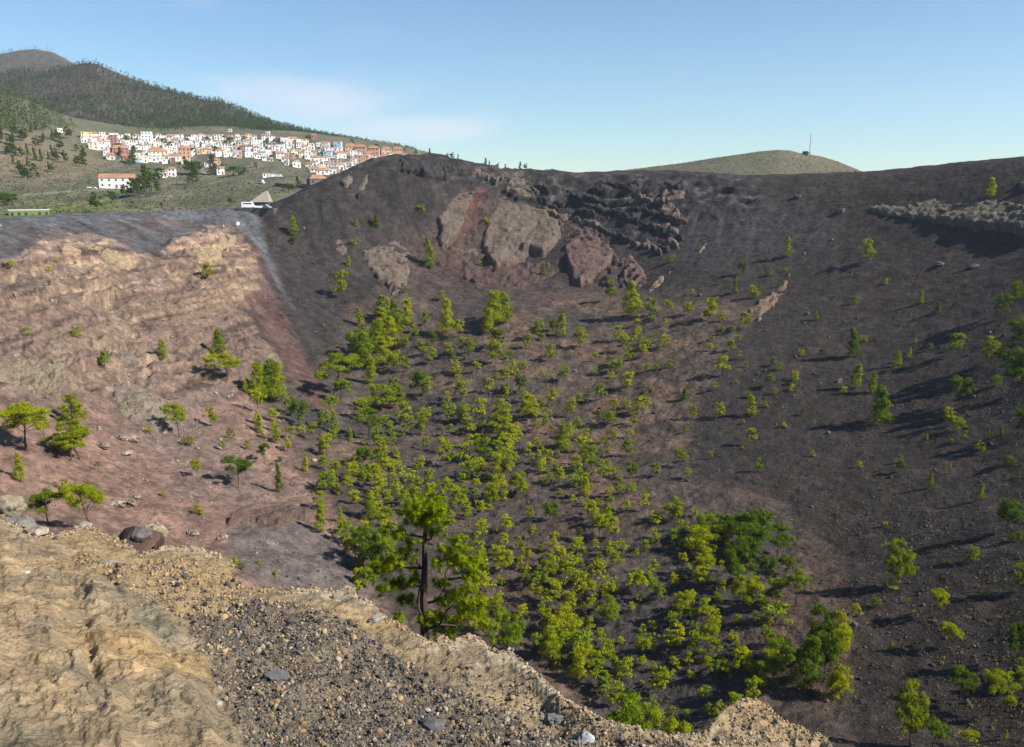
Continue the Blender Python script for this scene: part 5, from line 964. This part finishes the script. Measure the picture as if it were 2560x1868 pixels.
TOPV = np.array([(200,346),(260,343),(330,348),(420,346),(500,348),(600,346),(700,350),(760,358),(850,370),(950,384),(1050,399)], float)
BOTV = np.array([(200,352),(240,376),(270,398),(330,408),(440,410),(490,388),(560,392),(640,400),(700,410),(780,432),(900,440),(1050,440)], float)
spec = [(369,364,21,29,'white','flat','tall plain white tower house in the hillside village'),(285,366,14,24,'red','flat','narrow dark red house between white ones in the village'),(300,392,34,18,'red','hip','brick-red house with hipped roof in the lower village row'),(395,395,42,13,'cream','hip','cream house under a wide orange hipped roof'),(462,397,26,22,'orange','gable','orange gabled hall at the lower end of the village'),(284,399,24,9,'white','gable','low white terrace starting the lowest village row'),(318,399,20,9,'red','flat','low red terrace in the lowest village row'),(352,400,24,9,'yellow','flat','low yellow terrace in the lowest village row'),(388,403,26,10,'white','flat','low white terrace in the middle of the lowest row'),(412,403,22,10,'yellow','flat','second low yellow terrace in the lowest row'),(437,403,26,11,'white','gable','low white terrace ending the lowest row'),(465,408,20,8,'yellow','flat','yellow annex below the orange gabled hall'),
 (875,384,26,17,'orange','hip','orange apartment block nearest the white houses'),(902,386,26,17,'orange','hip','second orange apartment block in the row'),(935,388,26,16,'orange','hip','third orange apartment block in the row'),(905,408,34,18,'orange','flat','largest orange terrace block with balconies'),(965,388,24,14,'pink','hip','salmon apartment block toward the end of the row'),(995,390,24,16,'orange','hip','orange block with pale side ending the apartment row'),(920,399,22,14,'pink','hip','salmon block behind the largest orange terrace'),(845,368,18,12,'blue','flat','bright blue house on the upper edge of the village'),(820,395,20,14,'blue','flat','pale blue house in the middle of the village'),(785,347,14,9,'red','hip','small red house at the forest edge above the village'),(150,330,10,7,'white','flat','lone white house among trees on the green knoll'),(575,330,8,6,'white','flat','small white hut above the village under the forest'),(670,338,9,8,'white','flat','white hut highest on the village edge')]
for sp_ in spec: house_px(*sp_[:6], sp_[6], dpt=None)
occ = [(a[0], a[1], a[2]) for a in spec]
WTS = [('white', 76), ('cream', 9), ('yellow', 5), ('orange', 3), ('pink', 3), ('red', 2), ('blue', 2), ('grey', 3)]
for r in range(12):
    x = 205 + random.uniform(0, 15)
    while x < 1040:
        w = random.uniform(9, 21); v = (r + random.uniform(0.1, 0.9)) / 12
        y = np.interp(x, TOPV[:, 0], TOPV[:, 1]) * (1 - v) + np.interp(x, BOTV[:, 0], BOTV[:, 1]) * v
        ok = all(abs(x - a) > (w + c) * 0.42 or abs(y - b) > 4.3 for a, b, c in occ)
        if ok and random.random() < (0.88 if y < 400 else 0.72):
            cn = random.choices([k for k, _ in WTS], [q for _, q in WTS])[0]; rf = random.choices(['flat', 'gable', 'hip'], [8, 1, 1])[0]; hh = random.uniform(6.5, 12)
            occ.append((x, y, w)); ad = 'tall' if hh > 9.8 else 'low'; rn = {'flat': 'flat-roofed', 'gable': 'gabled', 'hip': 'hipped-roof'}[rf]
            house_px(x, y, w, hh, cn, rf, f'{ad} {cn} {rn} house in the crowded hillside village', f'{ad} {cn} {rn} village houses')
        x += w * 0.9 + random.uniform(0, 6)
# scattered houses below the village
P = on_hill([296], [470])[0]; s_ = np.linalg.norm(P) / F
fh = house(P, 72 * s_, 9.0, 22 * s_, face(P) - 0.22, 'white', 'gable', 'long white two-storey farmhouse with red tiled roof in the fields', None, 2, 5, 'farmhouse', 'house', M_SHUT)
house_px(408,443,17,12,'white','gable','small white cottage with red roof beside the road pines')
house_px(431,440,16,16,'white','hip','taller white cottage adjoining the small one by the pines')
house_px(552,436,17,14,'white','gable','white cottage with red roof beside the wide pine')
house_px(535,413,28,11,'orange','hip','orange bungalow with tiled roof beside the lane')
house_px(521,417,16,8,'white','flat','white rounded annex below the orange bungalow')
house_px(345,472,12,12,'white','hip','little white tower house half hidden by field pines')
house_px(793,462,42,14,'stone','hip','dark stone house with tan roof below the rim hump')
house_px(806,436,30,9,'white','hip','white bungalow with orange roof above the stone house')
house_px(832,434,17,10,'white','flat','white domed store beside the bungalow')
house_px(835,424,14,6,'cream','flat','low cream shed behind the domed store')
house_px(665,443,16,7,'white','flat','white field shed with parked vans beside it')
house_px(650,493-93+0,1,1,'white','flat','x') if False else None
gb = house(pix(75, 545, 415), 88 * 415 / F, 7, 3.6, face(pix(75, 545, 415)), 'green', 'flat', 'low green painted building with turf roof just beyond the path', None, 1, 6, 'green_building', 'building')
# village trees
for px, py, h in ((316,362,18),(300,378,16),(335,352,14),(411,366,16),(425,372,14),(470,362,14),(520,362,16),(574,366,18),(610,356,12),(668,370,14),(705,372,14),(735,366,13),(770,356,14),(800,400,16),(690,395,14),(540,388,18),(480,388,15),(880,360,10),(940,372,10),(1010,380,8),(1040,386,9),(560,352,10)):
    P = on_hill([px], [py])[0]
    if not np.isnan(P[0]): place_pine(P, h * np.linalg.norm(P) / F * 1.2, 'bush', 'dark leafy tree between houses of the hillside village', 'trees in the village', dark=True, wide=1.3, name='village_tree')
for px, py, h, kd, w in ((245,530,46,'open',1.0),(280,506,26,'bush',1.2),(315,495,36,'open',1.0),(335,492,44,'open',1.1),(350,488,46,'open',1.0),(362,480,60,'cone',1.4),(378,482,46,'open',1.0),(368,452,30,'open',1.2),(398,448,26,'bush',1.6),(335,480,30,'bush',1.3),(480,460,48,'cone',1.6),(495,440,36,'bush',1.4),(472,440,44,'open',1.0),(535,438,44,'cone',1.8),(583,440,24,'bush',1.8),(612,438,20,'bush',1.2),(747,467,24,'cone',1.3),(12,514,28,'bush',1.5),(32,513,26,'bush',1.5),(575,512,16,'bush',1.3),(403,520,16,'open',0.9),(330,412,42,'cone',1.4),(300,402,30,'cone',1.2),(720,482,20,'bush',2.4),(640,420,14,'bush',1.0),(395,486,18,'bush',0.9),(555,420,10,'bush',1.2)):
    P = on_hill([px], [py])[0]
    if np.isnan(P[0]): continue
    place_pine(P, h * np.linalg.norm(P) / F, kd, f'dark green {ADJ[kd]} tree in the grassy fields below the village', f'{ADJ[kd]} field trees', dark=True, wide=w, name='field_tree')
kn = scatter_px([(-10,330),(90,325),(170,345),(235,400),(200,430),(110,450),(-10,455)], 52)
for q, P in zip(kn, on_hill(kn[:, 0], kn[:, 1])):
    if not np.isnan(P[0]): place_pine(P - np.array([0, 0, 0.5]), random.uniform(18, 30) * np.linalg.norm(P) / F, random.choice(('open', 'cone')), 'dark pine on the tan slope of the green knoll', 'pines on the knoll slope', dark=True, wide=0.9, name='knoll_pine')
# forests: far trees reading as one mass
def forest(name, P, h, col, label):
    n = len(P); cen = np.concatenate([P + np.array([0, 0, 1]) * (h * f)[:, None] for f in (0.42, 0.80)]); rad = np.concatenate([h * f for f in (0.34, 0.22)])
    V, Fq, N = leaves(cen, rad, 6, 0.9, 1.1, 0.2)
    tag(link(name, mesh_np(name, V, Fq, M_LEAFA, col=np.repeat(np.concatenate([col] * 2), 24, 0), normals=N)), label, 'forest', kind='stuff')
def on_sheet(G, n, vmin, vpow=1.0):
    nr, nc, _ = G.shape; v = (vmin + (1 - vmin) * rng.random(n) ** vpow) * (nr - 1.01); u = rng.random(n) * (nc - 1.01); i, j = v.astype(int), u.astype(int); f, g_ = (v - i)[:, None], (u - j)[:, None]
    return (G[i, j] * (1 - g_) + G[i, j + 1] * g_) * (1 - f) + (G[i + 1, j] * (1 - g_) + G[i + 1, j + 1] * g_) * f, v / (nr - 1)
Pm, vm = on_sheet(MT, 16000, 0.02, 0.95); nb = fbm(Pm[:, 0] / 130, Pm[:, 1] / 130, Pm[:, 2] / 80, 3, 281); kp = rng.random(len(Pm)) < np.clip(0.55 + vm * 2.2 + nb, 0.1, 1); Pm, nb, vm = Pm[kp], nb[kp], vm[kp]
cm = np.tile(np.array([0.050, 0.078, 0.024]), (len(Pm), 1)); cm = mixc(cm, np.clip(nb * 2 + vm * 0.7 - 0.15, 0, 1) * 0.85, (0.088, 0.066, 0.056)) * rng.uniform(0.7, 1.3, (len(Pm), 1))
forest('forest', Pm, rng.uniform(4, 9, len(Pm)), cm, 'partly burnt pine forest covering the mountainside above the village')
Ps, vs = on_sheet(SM, 2600, 0.2); forest('summit_forest', Ps, rng.uniform(10, 16, len(Ps)), np.tile([0.075, 0.068, 0.050], (len(Ps), 1)) * rng.uniform(0.7, 1.3, (len(Ps), 1)), 'hazy pine forest on the far summit')
kq = scatter_px([(-200,215),(0,218),(70,240),(130,285),(190,318),(190,335),(110,330),(-200,345)], 1100); Pk = on_hill(kq[:, 0], kq[:, 1]); Pk = Pk[~np.isnan(Pk[:, 0])]
forest('knoll_forest', Pk, rng.uniform(7, 12, len(Pk)), np.tile([0.070, 0.105, 0.022], (len(Pk), 1)) * rng.uniform(0.7, 1.3, (len(Pk), 1)), 'green pine wood on top of the knoll beside the village')
vq = scatter_px([(-10,350),(240,400),(470,412),(640,405),(880,440),(760,470),(640,500),(560,525),(-10,540)], 2600); Pv = on_hill(vq[:, 0], vq[:, 1]); Pv = Pv[~np.isnan(Pv[:, 0])]; rv = rng.uniform(0.5, 1.5, len(Pv))
V, Fq, N = leaves(Pv + np.array([0, 0, 0.3]) * rv[:, None], rv, 7, 0.45); tag(link('field_scrub', mesh_np('field_scrub', V, Fq, M_LEAFA, col=np.repeat(stone_cols(len(Pv), [(0.075,0.085,0.04),(0.11,0.105,0.05),(0.055,0.06,0.04)], (1, 1, 1)), 28, 0), normals=N)), 'low scrub dotting the grassy fields below the village', 'scrub', kind='stuff')
cq, _ = on_sheet(CN, 1500, 0.25); cr_ = rng.uniform(0.4, 1.1, len(cq)); V, Fq, N = leaves(cq + np.array([0, 0, 0.3]) * cr_[:, None], cr_, 7, 0.35)
tag(link('cone_scrub', mesh_np('cone_scrub', V, Fq, M_LEAFA, col=np.repeat(stone_cols(len(cq), [(0.085,0.09,0.035),(0.06,0.065,0.04)], (1, 1)), 28, 0), normals=N)), 'low scrub speckling the volcanic cone', 'scrub', kind='stuff')
for px, h in ((1213,13),(1222,9),(1232,8),(1243,10),(1262,7),(1300,15),(1314,9),(1145,8),(1130,12),(1120,9),(1076,9)):
    Y = np.interp(px, RIM_Y[:, 0], RIM_Y[:, 1]) + 9; x = float(ray(px, 400)[0]) * Y
    place_pine((x, Y, float(GR(x, Y)) - 0.3), h * Y / F + 1.8, random.choice(('cone', 'open')), 'tiny dark tree peeping over the far rim', 'trees peeping over the rim', dark=True, name='rim_tree')

# ---- mast and hut on the cone
def cone_top(px):
    j = int(round((px - 1440) / 4.0)); return CN[-1, j]
P = cone_top(2024); t = bpy.data.objects.new('radio_mast', None); COL.objects.link(t); t.location = P; hm = 49 * P[1] / F
for k in range(3):
    a = k * 2.094; m = MB(); m.tube([(0.55 * math.cos(a), 0.55 * math.sin(a), -0.5), (0.28 * math.cos(a), 0.28 * math.sin(a), hm)], [0.13, 0.10], 6); link('leg', m.mesh('leg', M_STEEL), t)
for i in range(14):
    z0 = hm * i / 14; r0 = 0.55 - 0.27 * i / 14; m = MB()
    for k in range(3):
        a, b = k * 2.094, (k + 1) * 2.094; m.tube([(r0 * math.cos(a), r0 * math.sin(a), z0), (r0 * math.cos(b), r0 * math.sin(b), z0 + hm / 14)], [0.05, 0.05], 4)
    link('brace', m.mesh('brace', M_STEEL), t)
tag(t, 'tall thin lattice radio mast on the scrubby cone', 'mast')
P = cone_top(2012); house(P - np.array([0, 4, 0.8]), 5.5, 4.0, 2.6, face(P) - 0.5, 'stone', 'flat', 'small dark equipment hut at the foot of the radio mast', None, 1, 2, 'equipment_hut', 'hut')

# ---- car park, visitor centre, vehicles, person
Pk0 = pix(640, 520, 404); ZP = float(Pk0[2]) - 0.35
def px_at(px, Y): return float(ray(px, 520)[0]) * Y
m = MB(); m.box(px_at(585, 404), px_at(676, 404), 409.5, 446, ZP - 6, ZP); tag(link('car_park', m.mesh('car_park', mat_plain('packed_ash', (0.072, 0.068, 0.070), 0.95, 0.25, 0.8))), kind='structure')
vc = bpy.data.objects.new('visitor_centre', None); COL.objects.link(vc); vc.location = (px_at(655, 436), 436, ZP)
link('wall', unit('box', MW['stone']), vc, (0, 0, 0), None, (8.0, 6.0, 2.4))
m = MB(); m.v = [(-5.2,-4,2.404),(4.6,-4,2.404),(4.6,4,2.404),(-5.2,4,2.404),(2.6,0.6,8.2),(3.2,0.6,8.2)]; m.f = [(3,2,1,0),(0,1,5,4),(2,3,4,5),(1,2,5),(3,0,4)]; link('roof', m.mesh('roof', mat_plain('thatch_grey', (0.27, 0.245, 0.20), 0.95, 0.2, 1.0)), vc)
link('opening', unit('box', M_GLASS), vc, (-0.4, -3.02, 0.1), None, (6.6, 0.1, 1.9)); link('chimney', unit('box', M_STONEWALL), vc, (2.9, 0.6, 8.0), None, (0.5, 0.5, 1.6))
tag(vc, 'visitor centre with steep pointed grey roof at the car park', 'building')
def car(P, rz, col, label, kind='car', sc=1.0, group=None):
    t = bpy.data.objects.new('parked_car' if kind == 'car' else 'camper_van', None); COL.objects.link(t); t.location = P; t.rotation_euler = (0, 0, rz); t.scale = (sc,) * 3
    pm = mat_plain('car_paint', col, 0.3, 0.03, 1.0, 0.5)
    if kind == 'car':
        prof = [(-2.1,0.35),(2.1,0.35),(2.1,0.75),(1.25,0.92),(-1.9,0.98),(-2.1,0.85)]; cab = [(-1.75,0.99),(1.15,0.93),(0.5,1.45),(-1.3,1.47)]; gl = [(-1.5,1.03),(0.95,0.99),(0.42,1.40),(-1.2,1.42)]; wx = 1.3; hw = 0.85; wr = 0.32
    else:
        prof = [(-3.1,0.45),(3.1,0.45),(3.1,1.15),(2.55,1.5),(-3.1,1.6)]; cab = [(-3.1,1.604),(2.5,1.504),(2.0,2.3),(2.3,2.75),(1.6,2.95),(-3.1,2.95)]; gl = [(-2.4,1.85),(1.4,1.85),(1.4,2.45),(-2.4,2.45)]; wx = 1.9; hw = 1.05; wr = 0.38
    m = MB(); m.prism(prof, -hw, hw, 'y'); link('body', m.mesh('body', pm), t)
    m = MB(); m.prism(cab, -hw * 0.9, hw * 0.9, 'y'); link('cabin', m.mesh('cabin', pm), t)
    for s in (-1, 1):
        m = MB(); a = hw * 0.9 + 0.012; m.prism(gl, s * a - 0.01, s * a + 0.01, 'y'); link('window', m.mesh('window', M_GLASS), t)
        for wxx in (-wx, wx):
            m = MB(); m.tube([(wxx, s * hw - 0.1 * s, wr), (wxx, s * hw + 0.05 * s, wr)], [wr, wr], 12); wo = link('wheel', m.mesh('wheel', M_TYRE), t); m = MB(); m.tube([(wxx, s * hw + 0.05 * s, wr), (wxx, s * hw + 0.07 * s, wr)], [wr * 0.6, wr * 0.55], 10); link('rim', m.mesh('rim', M_STEEL), wo)
    return tag(t, label, 'car' if kind == 'car' else 'van', group)
car((px_at(622, 411), 411, ZP), 0.15, (0.75,0.78,0.82), 'white camper van parked before the visitor centre', 'van')
car((px_at(651, 410), 410, ZP), 0.3, (0.8,0.8,0.8), 'white car parked right of the camper van by the path'.replace(' right of', ' beside'))
car((px_at(668, 409), 409, ZP), -0.5, (0.3,0.33,0.36), 'grey car parked at the foot of the rim hump')
car((px_at(664, 424), 424, ZP), -0.2, (0.5,0.6,0.75), 'pale blue car under the eaves of the visitor centre')
for px, py, col, lab in ((225,472,(0.75,0.8,0.8),'white car parked in the field beside the farmhouse trees'),(236,473,(0.8,0.8,0.8),'second white car nearest the farmhouse wall'),(680,444,(0.75,0.8,0.8),'white van next to the field shed'),(688,444,(0.8,0.8,0.8),'middle white van of three by the field shed'),(697,444,(0.7,0.75,0.75),'last white van of three by the field shed'),(652,460,(0.8,0.8,0.8),'white van where the lane meets the stone wall'),(743,468,(0.8,0.82,0.85),'white car on the road above the stone wall')):
    P = on_hill([px], [py])[0]
    if not np.isnan(P[0]): car(P + np.array([0, 0, 0.15]), random.uniform(-0.5, 0.5), col, lab, 'van' if 'van' in lab else 'car', 0.85)
Pa = on_hill([688, 770], [466, 474]); 
if not np.isnan(Pa).any():
    d = Pa[1] - Pa[0]; m = MB(); L_ = float(np.hypot(d[0], d[1])); m.box(0, L_, -0.3, 0.3, -3, 2.2)
    tag(link('stone_wall', m.mesh('stone_wall', M_STONEWALL), None, Pa[0], (0, -math.atan2(d[2], L_), math.atan2(d[1], d[0]))), 'long dark stone retaining wall beside the field road', 'wall')
m = MB(); m.box(-0.08, 0.08, -0.05, 0.05, -0.3, 0.9); m.box(-0.65, 0.65, -0.06, 0.06, 0.9, 2.2)
yb = np.interp(590, RIM_Y[:, 0], RIM_Y[:, 1]); P = (px_at(590, yb), yb, float(GR(px_at(590, yb), yb)))
sg = bpy.data.objects.new('information_board', None); COL.objects.link(sg); sg.location = P; sg.rotation_euler = (-0.2, 0.25, 0.2)
link('post', unit('box', M_STEEL), sg, (0, 0, -0.3), None, (0.16, 0.1, 1.2)); link('panel', unit('box', MW['cream']), sg, (0, 0, 0.904), None, (1.3, 0.1, 1.4)); tag(sg, 'pale blank information board on the path near the car park', 'sign')
def person(P, rz):
    me = bpy.data.meshes.new('person')
    V = [(0,0,0.95),(0,0,1.15),(0,0,1.42),(0,0,1.53),(0,0.01,1.66),(-.10,0,0.9),(-.11,.02,.5),(-.11,0,.08),(-.11,-.14,.04),(.10,0,0.9),(.12,-.04,.5),(.13,.10,.08),(.13,-.05,.04),(-.2,0,1.40),(-.25,.02,1.12),(-.24,-.08,.88),(.2,0,1.40),(.25,.02,1.12),(.24,-.08,.88)]
    E = [(0,1),(1,2),(2,3),(3,4),(0,5),(5,6),(6,7),(7,8),(0,9),(9,10),(10,11),(11,12),(2,13),(13,14),(14,15),(2,16),(16,17),(17,18)]
    Rr = [.15,.15,.17,.06,.11,.10,.07,.05,.04,.10,.07,.05,.04,.07,.05,.04,.07,.05,.04]
    me.from_pydata(V, E, []); o = link('person', me, None, P, (0, 0, rz)); o.modifiers.new('skin', 'SKIN')
    for i, r in enumerate(Rr): me.skin_vertices[0].data[i].radius = (r, r * 0.8)
    me.skin_vertices[0].data[0].use_root = True; sb = o.modifiers.new('sub', 'SUBSURF'); sb.levels = 1; sb.render_levels = 2
    me.materials.append(mat_plain('pale_clothes', (0.45, 0.52, 0.58), 0.9, 0.2, 3.0)); return o
yb = np.interp(556, RIM_Y[:, 0], RIM_Y[:, 1]); tag(person((px_at(556, yb), yb, float(GR(px_at(556, yb), yb)) - 0.03), 0.6), 'person in pale clothes walking along the rim path', 'person')

# ---- clear island air
hz = bpy.data.materials.new('haze'); hz.use_nodes = True; nt = hz.node_tree; nt.nodes.clear(); ho = nt.nodes.new('ShaderNodeOutputMaterial'); vp = nt.nodes.new('ShaderNodeVolumePrincipled')
vp.inputs['Color'].default_value = (0.72, 0.84, 1.0, 1); vp.inputs['Density'].default_value = 0.00007; vp.inputs['Anisotropy'].default_value = 0.2
nt.links.new(vp.outputs[0], ho.inputs['Volume'])
m = MB(); m.box(-3700, 3700, -2800, 4600, -191, 430); tag(link('haze', m.mesh('haze', hz)), 'thin bluish haze filling the air', 'haze', kind='stuff')
